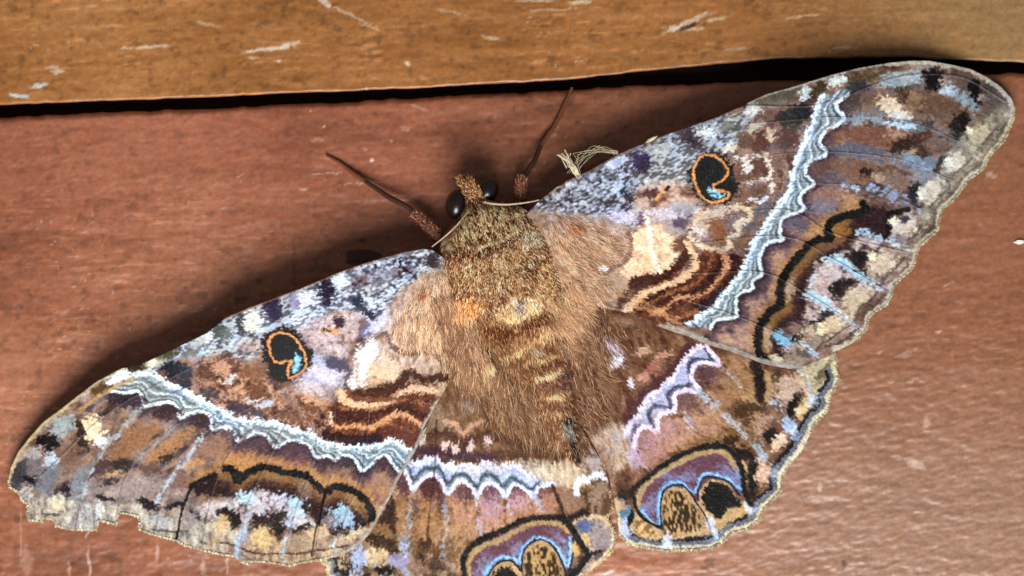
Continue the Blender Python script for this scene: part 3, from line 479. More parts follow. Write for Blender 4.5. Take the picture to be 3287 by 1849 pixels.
    for p, w, k in [([(1590, 235), (1620, 320), (1625, 430), (1640, 520)], 30, (216, 200, 166)), ([(1350, 260), (1450, 260), (1560, 235)], 24, (206, 204, 190)), ([(1420, 460), (1530, 430), (1600, 420)], 18, (196, 186, 168)), ([(1460, 580), (1530, 595), (1590, 570)], 22, (190, 204, 212)), ([(1320, 640), (1400, 640), (1470, 690), (1450, 740), (1350, 770), (1385, 830), (1310, 890), (1300, 960), (1220, 980), (1140, 950)], 40, (214, 188, 142)), ([(1440, 300), (1430, 370)], 36, (220, 212, 190)), ([(1000, 880), (1080, 930), (1130, 970)], 40, (226, 200, 164))]:
        c.line('C1', p, w, k, 5, 9, .92, rag=1.2)
    # cream base patch and fur ground
    c.fill('C1', [(-260, 720), (0, 720), (300, 720), (540, 830), (640, 780), (900, 860), (960, 1000), (860, 1140), (640, 1190), (500, 1300), (300, 1449), (0, 1449), (-300, 1300)], (178, 146, 118), 14, 12)
    c.mottle('C1', [(-260, 740), (300, 730), (520, 850), (540, 960), (460, 1090), (340, 1160), (440, 1260), (360, 1449), (-100, 1500)], [(132, 102, 80), (176, 142, 114), (204, 174, 146)], 18, .8, ani=(1.8, .6, 45))
    c.fill('C1', [(560, 860), (680, 780), (860, 860), (900, 1000), (800, 1150), (640, 1180), (480, 1160), (540, 1040)], (230, 190, 144), 14, 12)
    c.mottle('C1', [(560, 860), (680, 780), (860, 860), (900, 1000), (800, 1150), (640, 1180), (480, 1160)], [(206, 160, 114), (234, 196, 150), (240, 208, 168)], 20, .7)
    c.line('C1', [(520, 840), (545, 920), (530, 1010), (480, 1080), (400, 1110), (350, 1150)], 34, (124, 92, 78), 4, 6, .85)
    c.blob('C1', (120, 800), (60, 34), 0, (152, 92, 54), .5, 8, .9)
    c.line('C1', [(670, 720), (690, 830), (710, 960), (750, 1090), (800, 1230)], 38, (244, 224, 194), 6, 5, .85, dz=4)
    c.blob('C1', (325, 1110), (34, 24), 20, (240, 232, 226), .3, 5)
    c.fill('C1', [(880, 900), (960, 880), (1010, 930), (960, 1000), (880, 980)], (112, 74, 58), 8, 10, .9)
    # brown arched bands
    c.fill('C1', [(560, 1449), (640, 1300), (900, 1200), (1050, 1080), (1120, 980), (1260, 1000), (1400, 1060), (1390, 1160), (1240, 1310), (1120, 1420), (1100, 1500), (900, 1600), (600, 1560)], (104, 62, 44), 8, 10)
    c.mottle('C1', [(560, 1449), (640, 1300), (900, 1200), (1050, 1080), (1120, 980), (1260, 1000), (1400, 1060), (1240, 1310), (1100, 1500), (900, 1600), (600, 1560)], [(70, 40, 34), (106, 62, 42), (150, 94, 58)], 16, .7)
    c.line('C1', [(560, 1230), (640, 1195), (780, 1190), (880, 1130), (950, 1050), (960, 1010)], 76, (84, 48, 34), 5, 10)
    c.line('C1', [(440, 1400), (560, 1270), (700, 1240)], 50, (88, 56, 42), 5, 10, .8)
    c.line('C1', [(500, 1449), (640, 1320), (780, 1250), (950, 1190), (1040, 1090), (1020, 980), (980, 920)], 54, (228, 184, 134), 5, 10)
    c.line('C1', [(620, 1449), (720, 1330), (880, 1290), (1000, 1310), (1120, 1230), (1220, 1120), (1250, 1040)], 34, (70, 36, 28), 5, 9, .9)
    c.line('C1', [(750, 1449), (880, 1380), (930, 1340), (1020, 1340), (1150, 1275), (1215, 1190), (1285, 1100), (1285, 1040), (1250, 1000)], 38, (206, 146, 96), 4, 10)
    c.line('C1', [(1340, 1040), (1370, 1120), (1290, 1230), (1180, 1330), (1060, 1400)], 80, (72, 40, 40), 6, 8)
    c.line('C1', [(1240, 1290), (1140, 1380), (1080, 1420)], 40, (56, 54, 76), 5, 8, .7)
    for q in [[(1560, 745), (1620, 760), (1660, 780)], [(1590, 770), (1660, 790), (1730, 830)]]:
        c.line('F', q, 9, (206, 152, 100), 4, 8, .7)
    for p, w, k, al in [([(560, 1290), (700, 1260), (860, 1180), (980, 1080)], 12, (150, 96, 66), .7), ([(680, 1410), (800, 1320), (960, 1270), (1080, 1190), (1160, 1090), (1180, 1010)], 16, (170, 110, 70), .8), ([(820, 1420), (940, 1370), (1060, 1320), (1180, 1220), (1250, 1110)], 14, (64, 34, 28), .8), ([(1000, 1390), (1120, 1330), (1230, 1230), (1320, 1120)], 12, (140, 84, 62), .7), ([(700, 1480), (820, 1470), (900, 1500)], 22, (196, 140, 92), .8), ([(860, 1540), (960, 1480), (1060, 1450)], 26, (176, 118, 78), .7), ([(560, 1130), (680, 1120), (800, 1060), (860, 960)], 12, (206, 158, 116), .6), ([(600, 960), (640, 1040), (620, 1120)], 12, (240, 212, 176), .6)]:
        c.line('C1', p, w, k, 4, 8, al, rag=1.4)
    # pale double band
    up = np.vstack([V('C2', [(545, 350), (500, 420), (470, 520), (435, 600), (405, 680), (375, 750), (345, 820), (325, 900), (315, 980), (285, 1060), (225, 1130), (175, 1200), (115, 1300), (55, 1380)]), V('C1', [(1500, 930), (1455, 1030), (1415, 1130), (1345, 1225), (1265, 1310), (1210, 1400)]), V('N', [(2270, 1000), (2240, 1020), (2210, 1040)])])
    lo = np.vstack([V('C2', [(765, 285), (705, 350), (632, 402), (642, 452), (695, 512), (640, 560), (560, 602), (512, 682), (565, 762), (482, 812), (420, 852), (422, 920), (475, 982), (402, 1032), (372, 1092), (402, 1165), (300, 1202), (242, 1242), (232, 1340), (250, 1385)]), V('C3', [(400, 310), (342, 390), (332, 470), (352, 552), (282, 612), (272, 672), (182, 702), (152, 762), (152, 882), (80, 902), (0, 912)]), V('N', [(2280, 1050)])])
    pale_band(c, up, lo, (.93, .37))
    # outer half: ovals and rays
    for p, r, t, k, a in [((800, 290), (90, 46), -10, (64, 66, 72), .95), ((760, 400), (80, 60), -30, (84, 76, 74), .9), ((960, 380), (140, 70), 10, (122, 94, 76), .9), ((1030, 425), (110, 60), 30, (222, 194, 146), .95), ((1100, 500), (90, 36), 10, (206, 206, 184), .85), ((1120, 330), (60, 90), -20, (70, 54, 44), .9), ((1080, 270), (90, 34), 0, (70, 56, 46), .8), ((1060, 240), (130, 50), -5, (160, 176, 170), .9), ((1190, 210), (90, 50), 0, (174, 190, 192), .9), ((1330, 230), (76, 80), 0, (36, 30, 38), .97), ((1350, 190), (90, 30), 10, (50, 46, 50), .9), ((1420, 235), (36, 40), 0, (182, 160, 144), .95), ((1560, 260), (150, 60), 25, (106, 92, 84), .9), ((1440, 320), (60, 50), 20, (180, 204, 214), .9), ((1560, 390), (110, 40), 30, (140, 160, 170), .9), ((1630, 330), (40, 90), -15, (38, 34, 38), .95), ((1690, 365), (32, 26), 0, (190, 162, 132), .95), ((1760, 400), (80, 110), 0, (110, 100, 94), .85), ((1720, 290), (60, 40), 35, (84, 78, 74), .8), ((1330, 420), (230, 90), 22, (112, 88, 72), .92), ((1200, 380), (70, 50), 30, (160, 124, 90), .7), ((1150, 440), (60, 40), 30, (150, 118, 86), .7), ((960, 640), (330, 88), 3, (124, 84, 66), .95), ((1110, 660), (110, 60), 30, (176, 140, 100), .8), ((800, 740), (230, 40), 5, (94, 94, 110), .92), ((1130, 700), (120, 60), -20, (58, 44, 38), .93), ((1260, 620), (80, 90), 0, (84, 56, 50), .85), ((1190, 770), (90, 32), -20, (190, 156, 96), .9), ((1240, 770), (50, 60), 30, (62, 48, 42), .8), ((1400, 690), (130, 60), 20, (122, 100, 88), .85), ((1220, 830), (170, 50), 10, (116, 128, 140), .9), ((800, 880), (290, 70), 6, (128, 96, 76), .92), ((860, 900), (62, 30), 10, (56, 40, 34), .95), ((1000, 900), (70, 50), 0, (100, 76, 62), .8), ((940, 930), (60, 36), 10, (196, 164, 122), .8), ((1100, 970), (150, 60), 20, (140, 114, 96), .85), ((600, 940), (120, 50), 10, (100, 84, 92), .8), ((520, 870), (80, 60), 0, (98, 74, 72), .85), ((1250, 950), (90, 80), 0, (140, 142, 144), .7), ((640, 1090), (180, 70), 12, (150, 106, 88), .9), ((740, 1110), (100, 50), 10, (186, 140, 84), .8), ((540, 1150), (100, 60), 0, (124, 120, 136), .7), ((500, 1250), (110, 50), 0, (130, 96, 92), .85), ((520, 1300), (90, 60), -20, (190, 144, 84), .85), ((340, 1280), (90, 60), 0, (110, 98, 112), .85), ((380, 1400), (70, 50), 0, (126, 96, 98), .8), ((980, 1170), (120, 60), 10, (112, 84, 78), .9), ((860, 1200), (110, 50), -20, (74, 54, 44), .85)]:
        c.blob('C2', p, r, t, k, .45, 12, a)
    for p, w, k, a in [([(700, 530), (850, 520), (1030, 540), (1180, 570)], 60, (140, 162, 166), .85), ([(1150, 560), (1330, 610), (1520, 680), (1650, 760)], 66, (110, 130, 134), .85), ([(1000, 545), (1190, 570)], 36, (206, 226, 226), .8), ([(690, 1000), (800, 1010), (930, 1020)], 44, (186, 206, 214), .9), ([(880, 1020), (1000, 1050), (1180, 1120)], 90, (150, 166, 190), .9), ([(1040, 820), (1200, 800), (1330, 900), (1440, 960)], 40, (140, 158, 166), .8), ([(1240, 1170), (1300, 1190)], 70, (182, 198, 204), .85), ([(1560, 690), (1640, 760)], 60, (178, 192, 192), .85), ([(1380, 940), (1460, 960)], 60, (178, 196, 196), .85)]:
        c.line('C2', p, w, k, 7, 9, a*.85, dz=2, brk=.75, rag=1.4)
    for p, r, t, k, a in [((1520, 550), (60, 90), 20, (42, 36, 34), .95), ((1520, 640), (40, 60), 0, (52, 56, 58), .9), ((1390, 850), (40, 80), 30, (56, 54, 58), .9), ((1200, 1030), (56, 60), -30, (50, 46, 52), .95), ((1195, 1090), (30, 50), 0, (56, 60, 80), .95)]:
        c.blob('C2', p, r, t, k, .4, 10, a)
    c.mottle('C2', [(1570, 590), (1800, 440), (1880, 430), (1870, 560), (1700, 820), (1500, 980), (1350, 1180), (1200, 1400), (1100, 1449), (1250, 1200), (1230, 1080), (1380, 880), (1420, 800)], [(110, 102, 90), (148, 138, 116), (178, 166, 138)], 16, .95)
    for p, r, t, k in [((1650, 640), (90, 60), -40, (186, 174, 140)), ((1590, 600), (30, 30), 0, (216, 208, 172)), ((1480, 830), (90, 60), -40, (200, 186, 150)), ((1430, 830), (26, 34), 0, (222, 216, 188)), ((1310, 1040), (100, 66), -40, (204, 188, 152)), ((1245, 1040), (28, 40), 0, (226, 216, 180)), ((1120, 1280), (110, 70), -40, (196, 176, 146)), ((1045, 1260), (30, 36), 0, (222, 212, 164)), ((1110, 1235), (26, 24), 0, (66, 60, 66))]:
        c.blob('C2', p, r, t, k, .4, 8, .93)
    for p in [[(1770, 590), (1700, 680), (1640, 740)], [(1610, 790), (1540, 860), (1470, 920)], [(1440, 1010), (1370, 1080), (1300, 1150)], [(1330, 1260), (1260, 1320), (1180, 1360)], [(1850, 540), (1800, 640), (1740, 720), (1680, 790)], [(1650, 850), (1560, 920), (1510, 1000), (1440, 1090), (1370, 1140)], [(1350, 1230), (1280, 1310)]]:
        c.line('C2', p, 12, (96, 88, 80), 3, 4, .8)
    # great margin mark
    arc = V('C3', [(1130, 5), (1150, 55), (1060, 90), (950, 120), (880, 160), (860, 235), (880, 275), (780, 292), (700, 342), (630, 422), (560, 512), (510, 602), (490, 700), (492, 800), (430, 832), (370, 902), (330, 982), (315, 1082), (330, 1162), (372, 1212)])
    c.line('N', arc+np.array([-16, -8]), 30, (180, 132, 78), 12, 10, .55)
    c.fill('C3', [(1150, 60), (1320, 60), (1320, 280), (1100, 280), (1000, 380), (850, 450), (740, 560), (680, 690), (700, 800), (690, 930), (560, 960), (460, 1030), (500, 1180), (400, 1230), (330, 1100), (360, 950), (480, 820), (520, 650), (640, 450), (780, 310), (900, 270), (900, 150)], (66, 46, 48), 8, 6)
    c.line('N', arc[3:]+np.array([26, 12]), 30, (138, 102, 60), 8, 4)
    c.line('N', arc[3:]+np.array([42, 20]), 20, (100, 70, 54), 10, 5, .6)
    c.blob('C3', (960, 230), (60, 70), 0, (170, 120, 56), .6, 8, .8); c.blob('C3', (570, 670), (34, 80), 10, (184, 158, 134), .6, 4, .8); c.blob('C3', (395, 1050), (30, 120), -5, (184, 156, 124), .6, 4, .8); c.blob('C3', (850, 330), (110, 34), -15, (126, 92, 66), .6, 6, .7)
    c.mottle('C3', [(850, 460), (1000, 380), (1120, 270), (1330, 290), (1200, 380), (1160, 580), (1000, 650), (950, 900), (800, 980), (690, 930), (700, 760), (740, 600)], [(84, 72, 70), (150, 130, 122), (204, 184, 170), (190, 160, 150)], 20, .95, ani=(1.4, .8, 30))
    for p, w, k in [([(860, 440), (960, 450), (1060, 530), (1150, 590)], 66, (166, 204, 216)), ([(700, 710), (800, 760), (900, 840), (1010, 900)], 62, (170, 206, 220)), ([(1110, 230), (1200, 245), (1290, 285)], 44, (160, 190, 204)), ([(470, 1030), (530, 1070), (580, 1110)], 84, (116, 184, 216)), ([(760, 570), (740, 650)], 40, (180, 206, 214))]:
        c.line('C3', p, w, k, 7, 12, .92, rag=2.)
    c.blob('C3', (555, 1130), (46, 40), 0, (184, 176, 204), .5, 10, .8); c.blob('C3', (870, 530), (110, 50), 30, (206, 188, 176), .5, 12, .8); c.blob('C3', (820, 650), (70, 60), 20, (196, 170, 160), .5, 12, .8); c.blob('C3', (620, 980), (60, 50), 0, (140, 118, 106), .5, 10, .8); c.blob('C3', (770, 860), (60, 40), 0, (176, 160, 150), .5, 10, .8)
    for p, r, t in [((1140, 470), (50, 110), -10), ((1080, 420), (70, 60), 0), ((950, 690), (70, 70), 30), ((1010, 620), (90, 34), -10), ((800, 920), (90, 36), -15), ((560, 1180), (80, 30), -10), ((640, 1060), (40, 60), 30), ((730, 1120), (110, 50), -20), ((860, 860), (50, 30), 0)]:
        c.blob('C3', p, r, t, (48, 40, 42), .5, 12, .9)
    c.line('C3', [(1490, 55), (1400, 75), (1345, 90), (1335, 180), (1320, 285)], 38, (38, 32, 36), 5, 5)
    c.mottle('C3', [(1180, 420), (1400, 340), (1480, 420), (1360, 560), (1260, 680), (1060, 900), (880, 1060), (700, 1180), (500, 1240), (700, 1010), (960, 860), (1000, 690), (1170, 600)], [(116, 98, 84), (164, 142, 114), (198, 176, 144)], 16, .92)
    for p, r, t, k in [((1280, 470), (120, 80), -40, (206, 182, 140)), ((1080, 730), (120, 80), -35, (208, 184, 142)), ((890, 950), (110, 60), -30, (204, 178, 134)), ((1200, 420), (36, 36), 0, (226, 220, 168)), ((810, 990), (34, 50), 10, (222, 214, 164)), ((1370, 150), (34, 36), 0, (226, 220, 170)), ((1460, 190), (90, 70), -40, (200, 180, 156)), ((1450, 135), (30, 26), 0, (70, 66, 76)), ((1420, 290), (60, 40), 0, (150, 134, 136)), ((460, 1215), (60, 30), 10, (212, 196, 150)), ((700, 1180), (60, 30), 10, (96, 92, 92)), ((760, 1080), (60, 30), -20, (150, 130, 110)), ((690, 990), (60, 20), -20, (196, 180, 140))]:
        c.blob('C3', p, r, t, k, .4, 9, .92)
    for p, w, k in [([(1350, 300), (1420, 350), (1500, 400)], 54, (186, 206, 214)), ([(1140, 600), (1210, 620), (1280, 670)], 54, (184, 204, 216)), ([(960, 880), (1040, 930), (1110, 990)], 60, (190, 206, 218)), ([(650, 1090), (720, 1140), (790, 1200)], 40, (176, 200, 214))]:
        c.line('C3', p, w, k, 9, 12, .78, dz=3, brk=.75, rag=1.6)
    for p in [[(1450, 430), (1400, 500), (1340, 550), (1300, 600), (1275, 640)], [(1250, 690), (1190, 760), (1120, 810), (1090, 860), (1065, 915)], [(1030, 955), (950, 1000), (880, 1060), (800, 1110)], [(1600, 170), (1540, 250), (1480, 290)], [(1690, 180), (1600, 270)], [(1500, 470), (1400, 580), (1330, 620)], [(1290, 720), (1230, 800), (1180, 840)], [(1090, 980), (1000, 1060), (850, 1120)]]:
        c.line('C3', p, 15, (86, 76, 72), 3, 5, .85)
    c.line('N', arc[:], 24, (15, 12, 11), 4, 5)
    veins(c, [V('C2', q) for q in [[(0, 430), (520, 420), (1050, 230), (1500, 220), (1840, 400)], [(0, 560), (690, 510), (1200, 560), (1650, 760)], [(0, 800), (560, 760), (1100, 820), (1450, 960)], [(0, 960), (470, 985), (900, 1020), (1250, 1180)]]]+[V('C3', q) for q in [[(-150, 160), (510, 60), (900, 250), (1480, 400)], [(-200, 330), (510, 270), (900, 450), (1270, 670)], [(-200, 560), (350, 550), (700, 720), (1090, 970)], [(-250, 760), (150, 890), (480, 1030), (780, 1200)]]])
    # pale edges
    m = np.vstack([V('C2', [(1000, 124), (1180, 108), (1300, 110), (1450, 136), (1600, 172), (1712, 230), (1808, 300), (1875, 378), (1898, 445), (1888, 520), (1852, 608), (1812, 684), (1745, 745), (1706, 796), (1682, 864), (1625, 910), (1560, 948), (1522, 1012), (1464, 1090), (1388, 1150), (1362, 1228)]), V('C3', [(1705, 212), (1625, 282), (1555, 344), (1534, 424), (1505, 510), (1436, 568), (1360, 640), (1348, 712), (1305, 788), (1222, 838), (1170, 890), (1154, 972), (1086, 1050), (1010, 1096), (910, 1140)])])
    c.line('N', m, 15, (192, 182, 146), 4, 4, .9)
    c.line('C2', [(0, 405), (130, 346), (350, 285), (600, 207), (800, 157), (1000, 122)], 16, (176, 170, 138), 3, 3, .85)
    c.line('B1', [(1180, 460), (1290, 385), (1400, 310), (1540, 246), (1700, 160), (1900, 70)], 12, (140, 100, 70), 2.5, 2, .7)
    ed = np.vstack([V('C3', [(640, 1272), (560, 1276), (430, 1252), (330, 1224), (200, 1172), (80, 1132), (0, 1108)]), V('B4', [(650, 78), (560, 40), (460, 12), (400, -8)]), V('F', [(1740, 842), (1680, 820)])])
    c.line('N', ed, 20, (162, 148, 126), 6, 5, .85, dz=3); c.line('N', ed+np.array([0, -5]), 7, (186, 172, 144), 4, 5, .5)
    eyespot(c, 'C1', [(1160, 213), (1240, 225), (1310, 290), (1340, 380), (1382, 510), (1350, 560), (1270, 610), (1180, 632), (1090, 592), (1030, 512), (1003, 420), (1010, 330), (1060, 260)],
            [(1080, 255), (1140, 235), (1210, 250), (1265, 300), (1292, 370), (1260, 430), (1185, 465), (1200, 497), (1290, 522), (1302, 552), (1262, 582), (1190, 605), (1110, 572), (1060, 502), (1032, 420), (1037, 330)],
            [(1128, 500), (1180, 500), (1270, 545), (1195, 578)])

def eye_fill(c, v, mar, blues, w):
    c.fill(v, mar, (112, 76, 88), 4, 3)
    for p, r, t in blues: c.blob(v, p, r, t, (150, 160, 190), .7, 6, .75)
def paint_lh(c):
    c.mottle('N', None, [(86, 62, 44), (116, 84, 60), (140, 108, 80)], 40)
    c.mottle('B3', [(-100, 620), (300, 650), (1500, 700), (1750, 900), (1200, 950), (700, 1150), (650, 1449), (-200, 1449)], [(120, 84, 60), (160, 116, 76), (186, 142, 100), (150, 110, 90)], 26, 1, ani=(.8, 1.6, 8))
    c.mottle('B3', [(-300, 1150), (0, 900), (100, 1080), (300, 1150), (500, 1250), (640, 1449), (600, 2100), (-600, 1449)], [(66, 46, 32), (110, 84, 60), (160, 128, 92), (150, 146, 150)], 30, 1)
    for p, r, t, k in [((1310, 1000), (60, 160), 25, (64, 42, 26)), ((1260, 1180), (130, 40), 25, (70, 50, 34)), ((1300, 1100), (120, 40), 15, (146, 112, 70)), ((1240, 1300), (90, 70), 20, (214, 180, 124)), ((1090, 1320), (60, 120), 10, (166, 176, 196)), ((930, 1360), (70, 60), 0, (204, 180, 130)), ((1000, 1360), (70, 20), 20, (50, 40, 36)), ((1290, 1410), (90, 40), 5, (36, 30, 38)), ((1400, 1330), (70, 70), 0, (150, 140, 160)), ((1580, 1380), (80, 40), 20, (150, 110, 80)), ((1450, 1220), (40, 60), -15, (176, 190, 206)), ((1700, 1340), (60, 90), 10, (80, 56, 50))]:
        c.blob('Z3', p, r, t, k, .5, 14, .9)
    # fur ground and zigzag of the inner half
    c.mottle('B2', [(430, 560), (700, 450), (1000, 560), (1250, 1000), (1450, 1400), (1200, 1420), (300, 1340), (250, 1200), (380, 900)], [(104, 72, 48), (128, 92, 62), (148, 114, 82)], 26, .9, ani=(.6, 1.8, -15))
    c.blob('B2', (380, 1100), (110, 110), 0, (150, 128, 100), .6, 10, .7); c.blob('B2', (620, 960), (60, 60), 0, (150, 130, 124), .6, 10, .7); c.blob('B2', (600, 880), (90, 50), 0, (110, 74, 62), .6, 10, .7)
    c.line('B2', [(430, 1085), (510, 1125), (575, 1195), (640, 1130), (730, 1085)], 40, (198, 148, 112), 5, 8, .9)
    c.line('B2', [(330, 1200), (440, 1190), (520, 1240), (580, 1280), (650, 1230), (760, 1200), (900, 1240), (1200, 1320)], 66, (86, 54, 40), 8, 10, .8)
    c.line('B3', [(240, 290), (450, 280), (640, 310), (830, 330), (1000, 360)], 100, (82, 54, 66), 8, 9, .9)
    c.line('B3', [(1000, 300), (1300, 330), (1600, 330)], 80, (92, 60, 42), 8, 9, .8)
    for p in [(300, 185), (610, 245), (760, 240), (925, 195), (530, 240)]: c.blob('B3', p, (36, 44), 20, (214, 186, 170), .5, 10, .9)
    c.fill('B3', [(950, 400), (1200, 380), (1500, 400), (1700, 360), (1800, 480), (1850, 600), (1500, 600), (1250, 560), (1080, 520)], (192, 168, 130), 14, 12, .95)
    c.mottle('B3', [(1100, 400), (1500, 400), (1700, 360), (1850, 600), (1500, 600), (1250, 540)], [(150, 128, 98), (196, 172, 134), (220, 204, 168)], 18, .7, ani=(.5, 2, -15))
    # pale zigzag bands
    a = [(170, 400), (240, 400), (400, 350), (490, 400), (590, 430), (700, 410), (800, 440), (880, 390), (970, 420), (1050, 450), (1150, 415), (1240, 470), (1330, 520)]
    z = [(150, 470), (220, 640), (290, 560), (400, 505), (480, 560), (540, 690), (620, 590), (700, 568), (770, 620), (815, 712), (870, 612), (960, 588), (1030, 640), (1085, 712), (1130, 622), (1190, 598), (1290, 660), (1352, 702), (1392, 622), (1480, 598), (1535, 600)]
    d = [(190, 420), (220, 560), (300, 470), (430, 440), (490, 480), (545, 590), (620, 510), (720, 515), (765, 560), (812, 620), (875, 510), (960, 515), (1010, 560), (1062, 620), (1130, 540), (1220, 570), (1330, 640), (1380, 580)]
    c.fill('B3', a+z[::-1], (176, 176, 190), 6, 5, smooth=False)
    c.line('B3', d, 58, (104, 122, 134), 5, 5, .95); c.line('B3', [(x, y-50) for x, y in d], 22, (196, 196, 204), 4, 6, .7)
    c.line('B3', d, 16, (58, 72, 82), 3, 4, .8)
    c.line('B3', a, 40, (210, 204, 214), 6, 9, rag=1.5)
    for p in [(260, 400), (580, 430), (800, 440)]: c.blob('B3', p, (50, 36), 20, (234, 238, 246), .5, 8)
    for p, r, t, k in [((390, 620), (120, 100), 0, (90, 52, 56)), ((690, 690), (105, 90), 0, (104, 72, 82)), ((950, 690), (105, 80), 0, (112, 78, 94)), ((1190, 700), (100, 66), 0, (134, 92, 96)), ((1440, 690), (80, 60), 10, (126, 86, 80)), ((130, 640), (60, 140), 0, (96, 64, 70)), ((480, 780), (60, 90), 0, (96, 66, 70)), ((250, 780), (60, 80), 0, (110, 80, 74))]:
        c.blob('B3', p, r, t, k, .5, 14, .9)
    for p, r, t, k in [((360, 980), (120, 190), 5, (170, 124, 74)), ((660, 880), (90, 160), 5, (190, 136, 104)), ((930, 850), (110, 150), 0, (184, 140, 142)), ((1200, 800), (120, 90), 0, (196, 148, 136)), ((1250, 880), (140, 60), -10, (176, 120, 76)), ((1480, 800), (100, 90), 0, (176, 124, 96)), ((650, 1040), (110, 90), 0, (186, 138, 84)), ((960, 970), (110, 50), -15, (190, 136, 90)), ((100, 900), (70, 160), 5, (164, 120, 72)), ((350, 1180), (200, 70), 10, (110, 78, 44)), ((560, 1220), (100, 100), 0, (120, 90, 58))]:
        c.blob('B3', p, r, t, k, .6, 16, .75, 1.6)
    c.blob('B3', (30, 900), (36, 160), -5, (62, 42, 28), .6, 8, .8); c.blob('B3', (340, 1160), (60, 60), 0, (70, 46, 26), .5, 12, .7)
    c.line('B3', z, 36, (208, 204, 222), 4, 4, smooth=True)
    for p, w in [([(220, 640), (200, 800), (180, 1000), (150, 1250)], 34), ([(540, 690), (522, 850), (510, 1100), (500, 1300)], 44), ([(815, 710), (822, 850), (845, 1050)], 32), ([(1085, 720), (1130, 850), (1150, 960)], 26), ([(1360, 700), (1420, 850)], 50)]:
        c.line('B3', p, w, (172, 178, 194), 7, 9, .6, dz=3, brk=.75, rag=1.4)
    c.line('B3', [(440, 0), (430, 300), (420, 480), (400, 650), (370, 900), (350, 1100)], 16, (72, 40, 36), 3, 3, .7)
    # great eye
    o = [(690, 1600), (700, 1449), (690, 1330), (720, 1230), (790, 1150), (900, 1090), (1050, 1030), (1150, 970), (1280, 920), (1400, 905), (1550, 900), (1640, 930), (1700, 1010), (1760, 1100), (1820, 1190), (1850, 1260), (1800, 1340), (1720, 1430), (1600, 1530)]
    c.fill('B3', [(700, 1600), (700, 1300), (800, 1170), (1050, 1050), (1280, 940), (1550, 920), (1680, 1010), (1700, 1300), (1640, 1500), (1200, 1650)], (112, 76, 88), 6, 3)
    c.fill('B3', [(740, 1600), (770, 1400), (830, 1270), (900, 1210), (1040, 1170), (1150, 1090), (1300, 1030), (1450, 1000), (1620, 1020), (1690, 1090), (1690, 1330), (1600, 1449), (1200, 1600)], (112, 74, 88), 5, 4)
    c.line('B3', [(738, 1500), (735, 1400), (740, 1310), (795, 1215), (900, 1155), (1030, 1115), (1150, 1040), (1280, 978), (1400, 950), (1520, 950), (1620, 985), (1670, 1040)], 52, (176, 142, 88), 5, 4)
    for p, r, t in [((1180, 1200), (70, 60), 0), ((1570, 1100), (50, 70), -35), ((890, 1360), (60, 100), 10), ((830, 1440), (60, 60), 0), ((1640, 1200), (40, 80), 0)]: c.blob('B3', p, r, t, (136, 136, 166), .8, 6, .6)
    c.fill('B3', [(930, 1600), (925, 1449), (970, 1360), (1060, 1310), (1150, 1330), (1220, 1400), (1250, 1449), (1240, 1300), (1260, 1220), (1320, 1145), (1400, 1115), (1480, 1145), (1550, 1215), (1600, 1330), (1630, 1449), (1600, 1600)], (188, 150, 96), 4, 3)
    c.speck('B3', [(1265, 1449), (1255, 1300), (1300, 1210), (1400, 1165), (1490, 1200), (1560, 1290), (1610, 1449), (1500, 1600), (1300, 1600)], (58, 44, 28), (182, 142, 84), 9, .52, .12, .9, 8, ani=(.7, 1.4, 0))
    c.fill('B3', [(960, 1449), (1010, 1390), (1090, 1370), (1160, 1400), (1210, 1470), (1200, 1600), (960, 1600)], (26, 20, 14), 6, 8)
    for p in [[(890, 1449), (960, 1330), (1050, 1270), (1150, 1285), (1210, 1320)], [(1215, 1320), (1225, 1240), (1265, 1160), (1340, 1102), (1430, 1098), (1520, 1140), (1590, 1230), (1640, 1340), (1668, 1350), (1688, 1230), (1676, 1090)]]:
        c.line('B3', p, 40, (108, 158, 204), 8, 3, .9); c.line('B3', p, 16, (150, 204, 236), 4, 3, .75)
    for p in [[(905, 1470), (975, 1360), (1060, 1305), (1150, 1320), (1225, 1400)], [(1235, 1400), (1240, 1260), (1285, 1165), (1350, 1118), (1430, 1112), (1515, 1160), (1585, 1260), (1640, 1400)], [(1712, 1100), (1710, 1240), (1680, 1390)]]:
        c.line('B3', p, 15, (24, 26, 30), 2, 2)
    c.mottle('B3', [(1700, 900), (1900, 880), (2060, 960), (2110, 1080), (2090, 1200), (1950, 1340), (1780, 1449), (1840, 1260), (1760, 1080)], [(130, 108, 96), (166, 142, 124), (196, 176, 150)], 18, 1)
    c.blob('B3', (1820, 990), (66, 70), 10, (92, 106, 142), .35, 8); c.blob('B3', (1990, 1110), (90, 120), 0, (146, 134, 132), .5, 10, .8); c.blob('B3', (1740, 1210), (36, 70), -15, (206, 164, 100), .4, 4); c.blob('B3', (1770, 1280), (30, 40), 0, (90, 60, 60), .5, 5); c.blob('B3', (1830, 1110), (50, 60), 0, (206, 168, 112), .4, 6); c.blob('B3', (1960, 1240), (80, 26), -30, (86, 70, 80), .5, 8, .8)
    c.line('B3', [(1700, 950), (1790, 900), (1900, 890), (2020, 920), (2080, 1010), (2095, 1090), (2080, 1180), (1990, 1285), (1890, 1370)], 40, (212, 184, 134), 4, 4, .95)
    c.fill('B3', [(1550, 620), (1700, 620), (1780, 700), (1820, 850), (1650, 880), (1580, 760)], (156, 118, 92), 10, 8, .9)
    c.blob('B3', (1960, 700), (90, 170), 0, (154, 126, 102), .5, 10, .9); c.blob('B3', (2030, 790), (60, 90), 0, (92, 66, 46), .6, 10, .8); c.blob('B3', (1910, 400), (90, 110), 0, (170, 156, 150), .6, 10, .8)
    c.line('B3', [(1745, 670), (1750, 590), (1800, 545), (1850, 560)], 56, (222, 230, 242), 6, 5, .95); c.line('B3', [(1885, 530), (1950, 495), (2030, 545)], 46, (206, 212, 236), 6, 5, .95)
